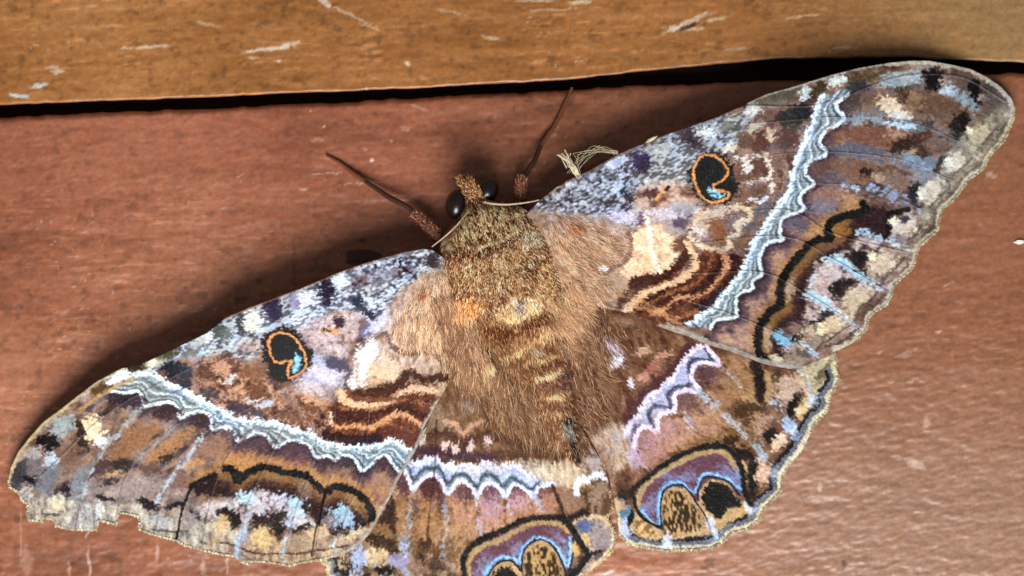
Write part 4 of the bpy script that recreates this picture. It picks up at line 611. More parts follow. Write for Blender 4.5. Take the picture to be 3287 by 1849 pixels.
    c.line('B3', [(1640, 940), (1740, 890), (1830, 850)], 66, (44, 30, 18), 8, 5, .95)
    c.line('B3', [(1520, 610), (1560, 700), (1600, 800), (1650, 940)], 30, (52, 40, 30), 5, 3, .85)
    c.line('B3', [(1840, 1265), (1900, 1240), (1960, 1210)], 26, (40, 30, 32), 4, 5, .9)
    for d, w, k, al in [(22, 20, (120, 122, 130), .8), (5, 16, (206, 188, 142), .95), (34, 11, (44, 40, 42), .9)]:
        c.line('N', inset(OUT_LH, 6, 22, d), w, k, 3.5, 6, al, smooth=False)
    c.line('B3', o, 50, (20, 15, 13), 5, 4)

def paint_rh(c):
    c.mottle('N', None, [(92, 62, 46), (122, 86, 62), (146, 110, 80)], 40)
    c.mottle('B4', [(620, 250), (740, 180), (960, 200), (1000, 400), (940, 640), (830, 700), (640, 650), (420, 750), (240, 850), (230, 700), (400, 560), (560, 420)], [(104, 74, 58), (146, 106, 72), (176, 134, 92), (150, 116, 108)], 24, 1, ani=(1.6, .8, 40))
    c.mottle('B4', [(0, 30), (300, 0), (560, 50), (600, 130), (300, 440), (200, 560), (0, 640), (-120, 400)], [(96, 62, 44), (124, 86, 60), (150, 112, 82)], 24, .9, ani=(.6, 1.8, -20))
    c.blob('B4', (560, 20), (160, 30), 15, (130, 110, 88), .6, 8, .7)
    c.line('B4', [(570, 120), (460, 260), (360, 350), (250, 450), (200, 540)], 66, (88, 52, 56), 8, 8, .85)
    for p, r, t, k in [((110, 95), (50, 30), 40, (206, 190, 206)), ((150, 185), (34, 46), -20, (238, 234, 238)), ((110, 215), (26, 40), -10, (220, 196, 160)), ((225, 325), (20, 26), 0, (224, 200, 204)), ((290, 140), (50, 20), -20, (206, 160, 120)), ((410, 170), (50, 16), -30, (196, 140, 110)), ((350, 240), (60, 30), -35, (170, 104, 84)), ((300, 290), (40, 20), -35, (196, 136, 110)), ((500, 10), (60, 16), 10, (96, 44, 36))]:
        c.blob('B4', p, r, t, k, .5, 10, .92)
    c.mottle('B4', [(-60, 640), (150, 560), (230, 600), (240, 760), (120, 860), (90, 740)], [(160, 130, 98), (196, 168, 130), (170, 150, 140)], 18, .95, ani=(.5, 2., -15))
    a = [(635, 108), (565, 160), (505, 240), (452, 310), (382, 370), (312, 430), (280, 500), (220, 560), (196, 630)]
    z = [(664, 108), (742, 215), (662, 206), (592, 232), (580, 300), (622, 370), (530, 370), (482, 402), (482, 482), (422, 502), (380, 542), (382, 610), (322, 582), (272, 602), (242, 700)]
    d = [(650, 120), (695, 190), (610, 180), (562, 230), (575, 330), (482, 352), (440, 400), (462, 470), (375, 452), (332, 510), (352, 590), (262, 572), (236, 660)]
    c.fill('B4', a+z[::-1], (168, 164, 182), 5, 4, smooth=False)
    c.line('B4', d, 34, (104, 106, 130), 4, 4, .95); c.line('B4', [(x-26, y-16) for x, y in d], 14, (196, 190, 206), 4, 5, .7); c.line('B4', d, 10, (52, 60, 78), 3, 3, .7)
    c.line('B4', a, 27, (212, 200, 210), 5, 8, rag=1.5)
    for p, r, t, k in [((670, 280), (76, 60), 20, (88, 58, 70)), ((740, 270), (60, 40), 30, (120, 86, 76)), ((560, 430), (76, 66), 30, (114, 80, 80)), ((440, 590), (80, 70), 30, (178, 130, 120)), ((310, 660), (80, 80), 0, (166, 120, 112)), ((260, 770), (50, 50), 0, (186, 166, 190)), ((480, 680), (160, 40), -25, (176, 130, 86)), ((640, 580), (100, 60), 20, (176, 130, 100)), ((850, 330), (110, 90), 30, (156, 116, 72)), ((760, 420), (90, 60), 30, (160, 116, 76)), ((900, 500), (70, 60), 0, (76, 54, 34)), ((960, 460), (60, 50), 0, (90, 66, 44)), ((920, 410), (60, 30), 20, (184, 144, 96)), ((990, 560), (60, 50), 30, (180, 146, 116)), ((850, 640), (90, 40), 20, (120, 88, 50)), ((700, 660), (120, 26), -15, (140, 104, 62)), ((1060, 590), (50, 30), 30, (120, 80, 66)), ((870, 740), (60, 40), 20, (64, 44, 28)), ((800, 660), (60, 26), 0, (60, 42, 22))]:
        c.blob('B4', p, r, t, k, .55, 14, .85, 1.5)
    c.line('B4', z, 27, (220, 200, 214), 3.5, 4)
    for p, w, k in [([(620, 375), (720, 460), (830, 560), (900, 650)], 38, (172, 186, 200)), ([(742, 215), (820, 290), (880, 360)], 20, (170, 170, 170)), ([(530, 500), (590, 590)], 26, (170, 180, 196)), ([(1190, 250), (1260, 340), (1310, 400)], 54, (164, 204, 228)), ([(1070, 440), (1130, 530), (1180, 620)], 64, (166, 198, 222)), ([(940, 670), (1000, 760), (1060, 860)], 60, (168, 192, 206))]:
        c.line('B4', p, w, k, 9, 12, .72, dz=3, brk=.75, rag=1.6)
    c.line('B4', [(950, 220), (975, 300), (985, 400)], 70, (54, 38, 24), 7, 5); c.line('B4', [(1015, 270), (1030, 340), (1030, 420)], 40, (178, 142, 96), 6, 5); c.blob('B4', (1085, 285), (34, 46), 20, (84, 60, 42), .5, 8, .9)
    c.blob('B4', (1150, 370), (80, 90), 20, (200, 166, 134), .5, 10, .9); c.blob('B4', (1200, 310), (50, 40), 20, (190, 160, 120), .5, 8, .8)
    c.mottle('B4', [(1200, 240), (1420, 150), (1440, 310), (1370, 480), (1290, 560), (1310, 400)], [(130, 118, 92), (180, 166, 126), (206, 194, 150)], 16, .95)
    c.blob('B4', (1340, 270), (20, 70), 30, (96, 84, 62), .5, 6, .8)
    c.blob('B4', (1185, 465), (40, 66), 20, (32, 26, 24), .35, 6); c.blob('B4', (1232, 460), (34, 80), 32, (224, 190, 118), .35, 5); c.blob('B4', (1280, 380), (30, 60), 30, (200, 170, 110), .5, 5, .8); c.blob('B4', (1045, 640), (44, 54), 10, (38, 28, 28), .35, 6); c.blob('B4', (1090, 668), (66, 40), -42, (222, 184, 138), .35, 5); c.blob('B4', (1200, 420), (30, 40), 0, (60, 50, 44), .5, 6, .6)
    # margin
    for d, w, k, al in [(30, 30, (150, 142, 130), .8), (24, 17, (112, 116, 128), .95), (13, 15, (196, 184, 146), .95), (4, 14, (216, 194, 140), 1.), (20, 5, (70, 70, 80), .7), (37, 13, (36, 34, 38), 1.)]:
        c.line('N', inset(OUT_RH, 8, 33, d), w, k, 3.5, 6, al, smooth=False)
    for p in [(1290, 420), (1180, 620), (1050, 850), (930, 1060), (715, 1200), (440, 1250)]: c.blob('B4', p, (30, 44), 30, (180, 196, 208), .6, 10, .65)
    c.blob('B4', (420, 640), (170, 60), -30, (184, 136, 128), .7, 16, .55); c.blob('B4', (340, 760), (130, 46), -30, (178, 124, 104), .7, 14, .6)
    # great eye
    o = [(140, 992), (225, 978), (252, 930), (330, 870), (420, 802), (520, 746), (620, 706), (720, 690), (800, 710), (852, 780), (880, 860), (890, 960), (925, 1030)]
    c.fill('B4', [(250, 1040), (270, 950), (370, 860), (560, 750), (720, 700), (810, 740), (870, 860), (890, 980), (800, 1000), (400, 1150)], (112, 76, 92), 4, 2)
    c.fill('B4', [(275, 1050), (300, 975), (400, 905), (520, 835), (620, 792), (700, 762), (800, 790), (850, 832), (878, 940), (800, 1000), (600, 1010), (400, 1160), (340, 1110)], (110, 74, 90), 4, 3)
    c.line('B4', [(268, 1040), (275, 985), (305, 925), (375, 865), (465, 808), (560, 762), (640, 732), (720, 718), (785, 742), (825, 800), (850, 850)], 34, (174, 144, 94), 4, 3)
    for p, r, t in [((480, 890), (60, 30), 20), ((560, 880), (40, 40), 0), ((360, 1040), (40, 60), 10), ((790, 850), (60, 40), 35), ((850, 870), (30, 60), 0), ((310, 1060), (30, 40), 0)]: c.blob('B4', p, r, t, (132, 138, 176), .8, 5, .6)
    c.fill('B4', [(412, 1240), (398, 1060), (418, 972), (480, 928), (552, 950), (612, 1020), (640, 920), (720, 888), (800, 920), (852, 1000), (920, 1070), (800, 1140), (700, 1200), (450, 1240)], (190, 154, 100), 4, 3)
    c.speck('B4', [(420, 1200), (412, 1060), (432, 985), (490, 955), (550, 975), (610, 1060), (650, 1150), (600, 1200)], (58, 44, 28), (184, 144, 86), 9, .52, .12, .92, 7, ani=(.7, 1.5, -10))
    c.fill('B4', [(640, 1010), (650, 930), (720, 905), (795, 930), (845, 1005), (870, 1030), (790, 1070), (720, 1110), (670, 1070)], (18, 15, 14), 6, 8)
    for p in [[(290, 1070), (350, 1130), (395, 1150), (388, 1060), (398, 970), (440, 915), (520, 903), (580, 955), (604, 950), (625, 890), (650, 858), (720, 858), (800, 888), (852, 940), (874, 930), (868, 850)]]:
        c.line('B4', p, 25, (104, 152, 206), 7, 3, .9); c.line('B4', p, 10, (142, 198, 236), 3, 3, .75)
    for p in [[(405, 1160), (398, 1060), (412, 970), (450, 930), (520, 918), (580, 975), (615, 1030), (660, 1100), (690, 1180)], [(612, 1000), (622, 930), (655, 878), (720, 874), (800, 905), (860, 980)], [(890, 900), (890, 960)]]:
        c.line('B4', p, 9, (22, 24, 28), 2, 2)
    for p, r, t in [((692, 1150), (20, 52), -20), ((438, 1225), (22, 30), 0), ((905, 1040), (22, 34), -20), ((440, 1270), (24, 26), 0), ((720, 1200), (24, 26), 0)]: c.blob('B4', p, r, t, (206, 214, 224), .6, 8, .65)
    c.blob('B4', (895, 830), (26, 100), -8, (196, 158, 100), .4, 4); c.blob('B4', (937, 870), (34, 100), -5, (36, 30, 28), .4, 6); c.blob('B4', (995, 850), (40, 70), 20, (206, 166, 134), .4, 6); c.blob('B4', (930, 970), (30, 50), 0, (50, 36, 34), .5, 6, .8)
    c.fill('B4', [(225, 1085), (280, 1085), (400, 1170), (395, 1235), (265, 1215), (215, 1160)], (196, 156, 96), 4, 4); c.speck('B4', [(240, 1110), (290, 1110), (390, 1180), (370, 1220), (260, 1200)], (110, 84, 50), (206, 168, 108), 9, .5, .12, .7, 6)
    c.blob('B4', (195, 1085), (48, 44), 0, (88, 124, 146), .4, 6); c.blob('B4', (190, 1180), (36, 60), 0, (176, 184, 200), .5, 6, .9); c.blob('B4', (225, 1115), (14, 50), 10, (34, 30, 34), .4, 4)
    c.blob('B4', (170, 1040), (40, 30), 0, (190, 150, 110), .5, 6, .8); c.blob('B4', (180, 970), (60, 26), -8, (60, 42, 28), .5, 6, .9)
    c.line('B4', [(240, 975), (262, 1060), (312, 1122), (402, 1170)], 18, (20, 15, 12), 2.5, 2); c.line('B4', o[1:], 29, (20, 15, 13), 5, 3); c.blob('B4', (890, 740), (60, 40), 20, (44, 30, 22), .5, 6, .85)
    c.mottle('B4', [(20, 720), (110, 700), (130, 860), (120, 990), (20, 1000)], [(120, 88, 66), (160, 124, 100), (176, 150, 130)], 18, .8, ani=(.6, 1.6, 0))

def paint_body(c):
    c.mottle('N', None, [(104, 74, 52), (128, 94, 66), (150, 114, 84)], 34, ani=(.7, 1.6, -22))
    c.fill('B1', [(420, 560), (560, 420), (760, 420), (960, 480), (1130, 500), (1100, 640), (960, 700), (760, 800), (560, 880), (330, 880), (380, 700)], (108, 74, 50), 12, 10)
    c.speck('B1', [(450, 640), (640, 500), (960, 480), (1130, 520), (1090, 660), (900, 720), (640, 840), (360, 880), (400, 740)], (88, 56, 36), (206, 182, 138), 8, .5, .14, .9, 14, ani=(.6, 1.7, -20))
    c.fill('B1', [(380, 640), (520, 600), (470, 740), (380, 760)], (120, 70, 44), 10, 8, .9)
    c.line('B1', [(660, 835), (790, 785), (900, 740), (990, 680)], 26, (214, 196, 150), 4, 6, .95)
    c.line('B1', [(400, 905), (520, 900), (640, 885), (760, 845), (860, 800), (980, 745)], 52, (92, 56, 40), 6, 7, .95)
    c.blob('B1', (1090, 760), (100, 80), -20, (206, 192, 164), .6, 10, .85)
    c.blob('B1', (1250, 670), (70, 60), 0, (206, 172, 132), .6, 10, .8)
    c.mottle('B1', [(430, 950), (700, 900), (1000, 780), (1200, 860), (1150, 960), (1000, 1100), (800, 1220), (500, 1220)], [(110, 76, 52), (150, 116, 82), (206, 184, 150)], 14, .8, ani=(.6, 1.8, -20))
    c.line('B1', [(500, 1210), (660, 1190), (800, 1190), (920, 1170)], 50, (100, 62, 40), 8, 8, .7)
    c.line('B1', [(1080, 1010), (1160, 970), (1190, 930)], 40, (96, 60, 42), 8, 8, .8)
    c.blob('B1', (600, 1290), (120, 80), 0, (220, 150, 96), .5, 10, .92); c.blob('B1', (1240, 1010), (70, 130), 35, (218, 160, 108), .5, 10, .92); c.blob('B1', (1275, 875), (55, 28), -25, (166, 92, 48), .5, 8, .9); c.blob('B1', (240, 1190), (50, 30), 0, (150, 84, 46), .5, 8, .9)
    c.mottle('B1', [(1150, 1000), (1500, 900), (1700, 1200), (1500, 1449), (1150, 1449)], [(150, 112, 80), (184, 146, 108), (206, 170, 132)], 20, .9, ani=(.6, 1.6, -40))
    c.fill('B2', [(780, 260), (860, 210), (940, 100), (1060, 110), (1170, 170), (1090, 270), (960, 320), (860, 290)], (216, 188, 144), 8, 9, .95); c.blob('B2', (1000, 180), (40, 70), 15, (140, 140, 140), .5, 8, .9); c.blob('B2', (1010, 140), (26, 26), 0, (112, 76, 64), .5, 5, .8); c.blob('B2', (880, 220), (70, 50), 0, (180, 140, 100), .6, 8, .7)
    c.line('B2', [(760, 380), (880, 390), (1020, 350), (1130, 300), (1210, 260)], 100, (98, 62, 38), 10, 9, .92)
    c.line('B2', [(730, 665), (830, 630), (900, 570), (1010, 540), (1110, 460), (1250, 390)], 46, (214, 184, 134), 7, 9, .85)
    c.blob('B2', (1130, 540), (40, 30), 0, (190, 186, 176), .5, 6, .7)
    c.line('B2', [(1040, 640), (1150, 610), (1260, 570)], 34, (206, 178, 134), 5, 7, .8); c.line('B2', [(1080, 660), (1180, 650), (1290, 620)], 60, (100, 70, 52), 8, 8, .8)
    c.line('B2', [(1140, 755), (1220, 735), (1295, 695)], 36, (232, 206, 164), 4, 6, .95); c.line('B2', [(1150, 810), (1250, 800), (1340, 780)], 60, (108, 76, 70), 8, 8, .8); c.blob('B2', (1335, 740), (24, 70), 10, (92, 66, 84), .5, 6, .9)
    c.line('B2', [(1225, 895), (1280, 885), (1335, 880)], 32, (216, 194, 150), 4, 6, .9); c.line('B2', [(1250, 950), (1370, 950)], 50, (112, 78, 70), 8, 8, .8); c.line('B2', [(1280, 1020), (1380, 1030)], 40, (190, 166, 132), 8, 8, .7)
    c.line('B2', [(1380, 1060), (1400, 1200), (1440, 1300), (1480, 1400)], 70, (46, 42, 48), 12, 6, .95); c.blob('B2', (1370, 1150), (40, 60), -15, (130, 140, 136), .6, 6, .8)

# painted boards: brown paint over timber, scuffed
def wood_coord(x, y): return x*.9990+(-y)*.0456*-1, y*.999+x*.0456
def wood_base(c, upper):
    X, Y = c.X, c.Y; u, w = wood_coord(X, Y)
    w = w + 30*(fbm(u/700, w/260, 3, 2)-.5)
    n1 = fbm(u/300, w/60, 11, 4); n2 = fbm(u/90, w/12, 13, 3); n3 = fbm(X/520, Y/420, 15, 3); n4 = fbm(u/60, w/26, 19, 3)
    c.jx = (fbm(X/20, Y/14, 61, 2)-.5)*1.2; c.jy = (fbm(X/20, Y/14, 62, 2)-.5)*1.2; c.sc = c.sc*.2
    if upper: cols = [(136, 86, 42), (158, 104, 56), (172, 120, 72)]
    else: cols = [(112, 66, 45), (148, 91, 65), (166, 109, 82)]
    f = np.clip((n1-.5)*.75+(n2-.5)*.3+(n3-.5)*1.0+(n4-.5)*.3+(fbm(X/30, Y/24, 29, 3)-.5)*.22+.5, 0, .999)*2
    k = f.astype(int); q = (f-k)[:, None]; cc = np.array(cols, float)
    c.C = cc[k]*(1-q)+cc[np.minimum(k+1, 2)]*q
    s = sstep(.6, .8, fbm(u/60, w/9, 23, 2))*sstep(.48, .7, fbm(X/300, Y/160, 24, 2)); c.C += s[:, None]*np.array([26, 24, 22])   # scuffs
    s = sstep(.66, .8, fbm(u/26, w/20, 27, 2))*.5; c.C *= (1-.3*s)[:, None]
    c.H = (n1-.5)*6+(n2-.5)*1.2+(n4-.5)*2.5+(fbm(X/34, Y/20, 30, 3)-.5)*3+(fbm((X+Y*.6)/26, (Y+X*.12)/11, 36, 2)-.5)*3.5*sstep(1700, 2700, X)*sstep(700, 1300, Y)
    p = sstep(.9, .94, vn(X/11, Y/8, 31))*sstep(.56, .7, fbm(X/200, Y/140, 33, 2)); c.C = c.C*(1-.55*p[:, None])+np.array([205, 188, 172])*.55*p[:, None]
def flecks(c, lst):
    for v, p, r, t, k, a in lst: c.blob(v, p, r, t, k, .5, 9, a*.85, 1.2)
def paint_upper(c):
    wood_base(c, True)
    X, Y = c.X, c.Y
    g = sstep(2300, 3300, X+.3*(200-Y))[:, None]*.7; c.C = c.C*(1-g)+np.array([144, 118, 80])*g      # greyer weathered end
    W = (222, 214, 200); B = (206, 218, 222)
    flecks(c, [('F', (52, 241), (24, 6), 4, B, 1), ('F', (97, 215), (22, 6), -8, B, .95), ('F', (145, 180), (16, 5), 5, W, .8), ('F', (130, 168), (20, 4), 0, W, .6),
               ('F', (375, 118), (52, 4), -3, W, .75), ('F', (680, 122), (56, 6), -8, W, .85), ('F', (730, 112), (26, 4), -14, W, .7), ('F', (700, 153), (6, 4), 0, W, .8), ('F', (1024, 159), (6, 5), 0, W, .9),
               ('F', (875, 35), (70, 4), 24, W, .55), ('F', (930, 68), (30, 3), 20, W, .5), ('F', (820, 8), (20, 8), 30, W, .8), ('F', (1735, 55), (60, 8), -24, W, .7), ('F', (1720, 72), (44, 6), 0, W, .8), ('F', (1800, 48), (40, 4), -12, W, .6), ('F', (1735, 66), (28, 6), -20, (52, 30, 22), .9),
               ('F', (1240, 95), (26, 4), 10, W, .6), ('F', (1390, 25), (60, 3), -4, W, .5), ('F', (1460, 5), (30, 4), 0, W, .7), ('F', (1340, 2), (50, 3), 0, W, .6), ('F', (640, 145), (16, 3), 0, W, .6), ('F', (310, 122), (10, 3), 0, W, .6), ('F', (1850, 122), (30, 3), -6, W, .5), ('F', (2120, 120), (24, 4), 0, W, .4), ('F', (850, 75), (12, 6), 0, (96, 74, 44), .8), ('F', (1130, 30), (40, 3), 8, W, .4), ('F', (520, 60), (30, 3), 10, W, .4), ('F', (2030, 40), (50, 3), -5, W, .4), ('F', (1000, 140), (80, 8), -4, (118, 66, 34), .4)])
def paint_lower(c):
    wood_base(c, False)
    X, Y = c.X, c.Y
    g = sstep(2000, 2900, X)*.55; c.C = c.C*(1-g[:, None])+np.array([126, 82, 56])*g[:, None]
    g = sstep(1900, 2700, X)*sstep(950, 1650, Y)*.5; c.C = c.C*(1-g[:, None])+np.array([152, 130, 116])*g[:, None]  # paler lower right: partly own tone, partly gloss sheen painted in
    g = sstep(1700, 1200, X)*sstep(1050, 420, Y)*.35; c.C = c.C*(1-g[:, None])+np.array([156, 88, 66])*g[:, None]
    W = (214, 190, 176); D = (64, 38, 28)
    flecks(c, [('C4', (590, 640), (14, 12), 0, (232, 216, 206), 1), ('C4', (215, 385), (14, 9), 0, W, .8), ('C4', (118, 265), (8, 8), 0, W, .9), ('C4', (840, 390), (50, 18), 10, W, .4), ('C4', (170, 480), (50, 18), 0, W, .4), ('C4', (230, 745), (140, 5), -3, W, .7), ('C4', (440, 820), (90, 5), -5, W, .6), ('C4', (600, 810), (90, 4), -4, W, .45), ('C4', (60, 860), (40, 10), 5, W, .7), ('C4', (740, 485), (14, 8), 0, W, .6), ('C4', (540, 550), (20, 8), 0, W, .5), ('C4', (960, 230), (70, 12), 20, W, .45),
               ('C4', (510, 1250), (20, 20), 0, D, .8), ('C4', (715, 1235), (14, 14), 0, D, .7), ('Z4', (320, 485), (24, 20), 0, D, .6), ('Z4', (1110, 160), (26, 16), 0, D, .6), ('Z2', (900, 155), (40, 36), 0, (70, 44, 24), .6), ('Z4', (590, 400), (18, 220), 0, (104, 52, 38), .4),
               ('Z1', (165, 1350), (40, 90), 0, (178, 136, 122), .6), ('Z1', (555, 1380), (8, 100), -3, (204, 180, 172), .8), ('Z1', (430, 1410), (12, 40), 0, W, .6), ('Z1', (975, 1310), (10, 60), 0, W, .6), ('Z1', (1410, 1400), (6, 60), 0, W, .6), ('Z1', (130, 1180), (5, 160), 0, (196, 160, 150), .5), ('Z1', (750, 1210), (36, 26), 0, (112, 66, 46), .7), ('Z1', (540, 1195), (8, 26), 15, W, .7), ('Z1', (1260, 1400), (14, 60), 0, W, .4),
               ('C3', (1720, 1000), (30, 14), -10, W, .8), ('C3', (1470, 1170), (80, 20), -22, (168, 136, 124), .7), ('C3', (1260, 1160), (24, 14), 0, W, .5), ('C3', (1780, 640), (60, 5), -25, W, .6), ('C3', (1400, 520), (60, 5), -24, W, .3), ('C2', (1745, 920), (30, 16), 20, (190, 170, 158), .7), ('C3', (1500, 1390), (30, 12), 0, W, .6), ('C3', (1350, 1390), (20, 10), 0, W, .6),
               ('B4', (1470, 1375), (20, 14), 0, (70, 44, 34), .8), ('B4', (1500, 1405), (30, 12), 0, W, .7), ('B4', (1330, 930), (14, 26), 0, W, .6), ('B4', (680, 1390), (30, 40), 20, (92, 62, 48), .6), ('B4', (1080, 1200), (90, 5), -30, W, .5), ('B4', (95, 1430), (40, 12), -20, (206, 214, 222), .8), ('F', (2308, 1170), (26, 8), 20, W, .7), ('F', (2330, 1060), (8, 16), 0, W, .5)])
    # shallow half-round gouge beside the wing
    c.fill('C4', [(395, 1390), (390, 1350), (470, 1340), (560, 1335), (640, 1360), (665, 1390), (640, 1449), (420, 1449)], (58, 30, 22), 4, 4, .85)
    for p in ([(400, 1350), (500, 1338), (600, 1345), (665, 1385)],): c.line('C4', p, 10, (30, 16, 12), 2, 2, .8)
# ------------------------------------------------------------------ boards
XU = [-2600, 0, 500, 950, 1364, 1819, 2200, 2500, 2900, 3118, 3287, 5800]; YU = [440, 336, 318, 299, 282, 255, 215, 188, 184, 194, 201, 240]
XL = [-2600, 0, 950, 1364, 1819, 2400, 3287, 5800]; YL = [480, 376, 337, 314, 287, 262, 236, 180]
def axis_x():
    return np.concatenate([np.linspace(-2500, -80, 40)[:-1], np.arange(-80, 3370, 4.6), np.linspace(3370, 5700, 40)[1:]])
def plank(edge, sign, top, R, fine, paint, parent, chip):
    xs = axis_x(); n = len(xs)
    th = np.linspace(0, math.pi/2, 11)
    s = np.concatenate([[0, 0, 0], R*(1-np.cos(th))[1:], np.arange(R+4.6, fine, 4.6), np.linspace(fine, 2400, 34)])
    h = np.concatenate([[-92, -60, -R], (-R+R*np.sin(th))[1:], np.zeros(len(s)-13)])+top
    X = np.tile(xs, (len(s), 1)); e = edge(xs)+chip*(fbm(xs/60, xs*0, 51, 3)-.5)*2
    Y = e[None]+sign*s[:, None]; Hh = np.tile(h[:, None], (1, n))
    c = Canvas(X.ravel(), Y.ravel(), (140, 80, 56), 5); paint(c)
    C = c.finish(.09, 6)
    damp = sstep(0, R*.8, np.repeat(s, n))
    Hh = Hh.ravel()+c.H*damp
    m, k = len(s), n; i = np.arange(m-1)[:, None]*k; j = np.arange(k-1)[None]
    f = np.stack([i+j, i+j+1, i+k+j+1, i+k+j], -1).reshape(-1, 4)
    if sign > 0: f = f[:, ::-1]
    return mesh_np('plank', P(X.ravel(), Y.ravel(), Hh), f, M_WOOD, parent, C)
bx = np.array([[x, y, z] for z in (-150, -91) for y in (-2600, 3600) for x in (-2600, 5900)], float)
bw = P(bx[:, 0], bx[:, 1], bx[:, 2])
wall = mesh_np('boarding', bw, np.array([[0, 2, 3, 1], [4, 5, 7, 6], [0, 1, 5, 4], [2, 6, 7, 3], [0, 4, 6, 2], [1, 3, 7, 5]]), M_DARK, None, None, False)
wall['kind'] = 'structure'; wall['label'] = 'brown painted wooden boards with a dark open joint behind the moth'
pu = plank(lambda x: np.interp(x, XU, YU), -1, 14, 9, 420, paint_upper, wall, 2.5); pu['label'] = 'upper orange brown board with white scuffs'
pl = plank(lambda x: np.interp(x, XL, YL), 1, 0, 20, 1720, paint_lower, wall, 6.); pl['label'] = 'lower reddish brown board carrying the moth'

# ------------------------------------------------------------------ moth
moth = bpy.data.objects.new('moth', None); COL.objects.link(moth); moth.empty_display_size = .01
moth.location = P(1600, 880, 0)
moth['label'] = 'large brown moth with eyespots and pale zigzag bands resting with wings spread on the boards'
moth['category'] = 'moth'
BC = np.array([1600., 880.])
def seg_d(x, y, a, b):
    a = np.array(a, float); b = np.array(b, float); v = b-a; L = np.hypot(*v); v /= L
    return (x-a[0])*v[0]+(y-a[1])*v[1], np.abs(-(x-a[0])*v[1]+(y-a[1])*v[0]), L
def h_fore(x, y, co):
    d = np.hypot(x-BC[0], y-BC[1]); q = dist_poly(x, y, co); a, b = co[0], co[-1]
    t = np.clip(((x-a[0])*(b-a)[0]+(y-a[1])*(b-a)[1])/((b-a)**2).sum(), 0, 1)
    lift = 122*np.sin(math.pi*np.clip(t*.9+.07, 0, 1))*(.5+.5*np.cos(math.pi*np.clip(q/420, 0, 1)))
    return 40+106*np.exp(-(d/640)**2)+lift-16*sstep(1300, 1750, d)
CO_L = np.array([(1385, 795), (1150, 845), (920, 935), (690, 1045), (460, 1165), (300, 1265), (140, 1400), (30, 1545)], float)
CO_R = np.array([(1700, 650), (1800, 585), (2000, 490), (2230, 400), (2500, 300), (2700, 232), (2900, 195), (3060, 205), (3200, 285)], float)
def h_lf(x, y): return h_fore(x, y, CO_L)
def h_rf(x, y): return h_fore(x, y, CO_R)
def h_hind(x, y):
    d = np.hypot(x-BC[0], y-BC[1]); return 13+92*np.exp(-(d/600)**2)
def wing(name, out, paint, hf, seed, label, sp=2.5):
    a = out.min(0)-2; b = out.max(0)+2
    xs = np.arange(a[0], b[0], sp); ys = np.arange(a[1], b[1], sp); nx, ny = len(xs), len(ys)
    gx, gy = np.meshgrid((xs[:-1]+xs[1:])/2, (ys[:-1]+ys[1:])/2)
    keep = inside(gx.ravel(), gy.ravel(), out).reshape(ny-1, nx-1)
    jj, ii = np.nonzero(keep); v0 = jj*nx+ii
    F = np.stack([v0, v0+nx, v0+nx+1, v0+1], -1)
    cnt = np.bincount(F.ravel(), minlength=nx*ny); used = np.nonzero(cnt)[0]; rem = np.full(nx*ny, -1); rem[used] = np.arange(len(used)); F = rem[F]
    X = xs[used % nx].copy(); Y = ys[used//nx].copy()
    bd = np.nonzero(cnt[used] < 4)[0]; cl = np.vstack([out, out[:1]])
    bxp, byp = X[bd].copy(), Y[bd].copy(); best = np.full(len(bd), 1e9); nxp, nyp = bxp.copy(), byp.copy()
    for (ax, ay), (ex, ey) in zip(cl[:-1], cl[1:]):
        vx, vy = ex-ax, ey-ay; t = np.clip(((bxp-ax)*vx+(byp-ay)*vy)/(vx*vx+vy*vy+1e-9), 0, 1)
        qx, qy = ax+t*vx, ay+t*vy; d = np.hypot(bxp-qx, byp-qy); m = d < best; best[m] = d[m]; nxp[m] = qx[m]; nyp[m] = qy[m]
    X[bd], Y[bd] = nxp, nyp
    c = Canvas(X, Y, (120, 90, 78), seed); paint(c); c.powder(); C = c.finish(.12, 4.2)
    hh = hf(X, Y)+c.H+(vn(X/5, Y/5, seed+60)-.5)*1.6+(fbm(X/70, Y/70, seed+61, 2)-.5)*9
    o = mesh_np(name, P(X, Y, hh), F, M_WING, moth, C)
    so = o.modifiers.new('thickness', 'SOLIDIFY'); so.thickness = 2.5*S; so.offset = -1; so.use_rim_only = True
    if label: o['label'] = label
    return o
lh = wing('hindwing', OUT_LH, paint_lh, h_hind, 14, None)
rh = wing('hindwing', OUT_RH, paint_rh, h_hind, 15, None)
lf = wing('forewing', OUT_LF, paint_lf, h_lf, 11, None)
rf = wing('forewing', OUT_RF, paint_rf, h_rf, 12, None)

# fringe of pale scales on the outer margins
def fringe(out, i0, i1, hf, parent, cols, ln=(8, 17), step=5.5, inset=6):
    p = out[i0:i1]; seg = np.hypot(*np.diff(p, axis=0).T); t = np.concatenate([[0], np.cumsum(seg)])
    u = np.arange(0, t[-1], step)+rng.uniform(-1, 1, len(np.arange(0, t[-1], step)))
    x = np.interp(u, t, p[:, 0]); y = np.interp(u, t, p[:, 1])
    tx = np.interp(u+9, t, p[:, 0])-np.interp(u-9, t, p[:, 0]); ty = np.interp(u+9, t, p[:, 1])-np.interp(u-9, t, p[:, 1]); L = np.hypot(tx, ty)+1e-6
    cc = out.mean(0); nx, ny = ty/L, -tx/L; f = np.sign((x-cc[0])*nx+(y-cc[1])*ny); nx *= f; ny *= f
    an = rng.normal(0, .4, len(u)); dx = nx*np.cos(an)-ny*np.sin(an); dy = nx*np.sin(an)+ny*np.cos(an)
    col = np.array(cols, float)[rng.integers(0, len(cols), len(u))]*rng.uniform(.8, 1.12, (len(u), 1))
    blades(x-dx*inset, y-dy*inset, hf(x, y)+1., dx, dy, rng.uniform(*ln, len(u))+inset, rng.uniform(3, 8, len(u)), 0., col, parent, 'fringe')
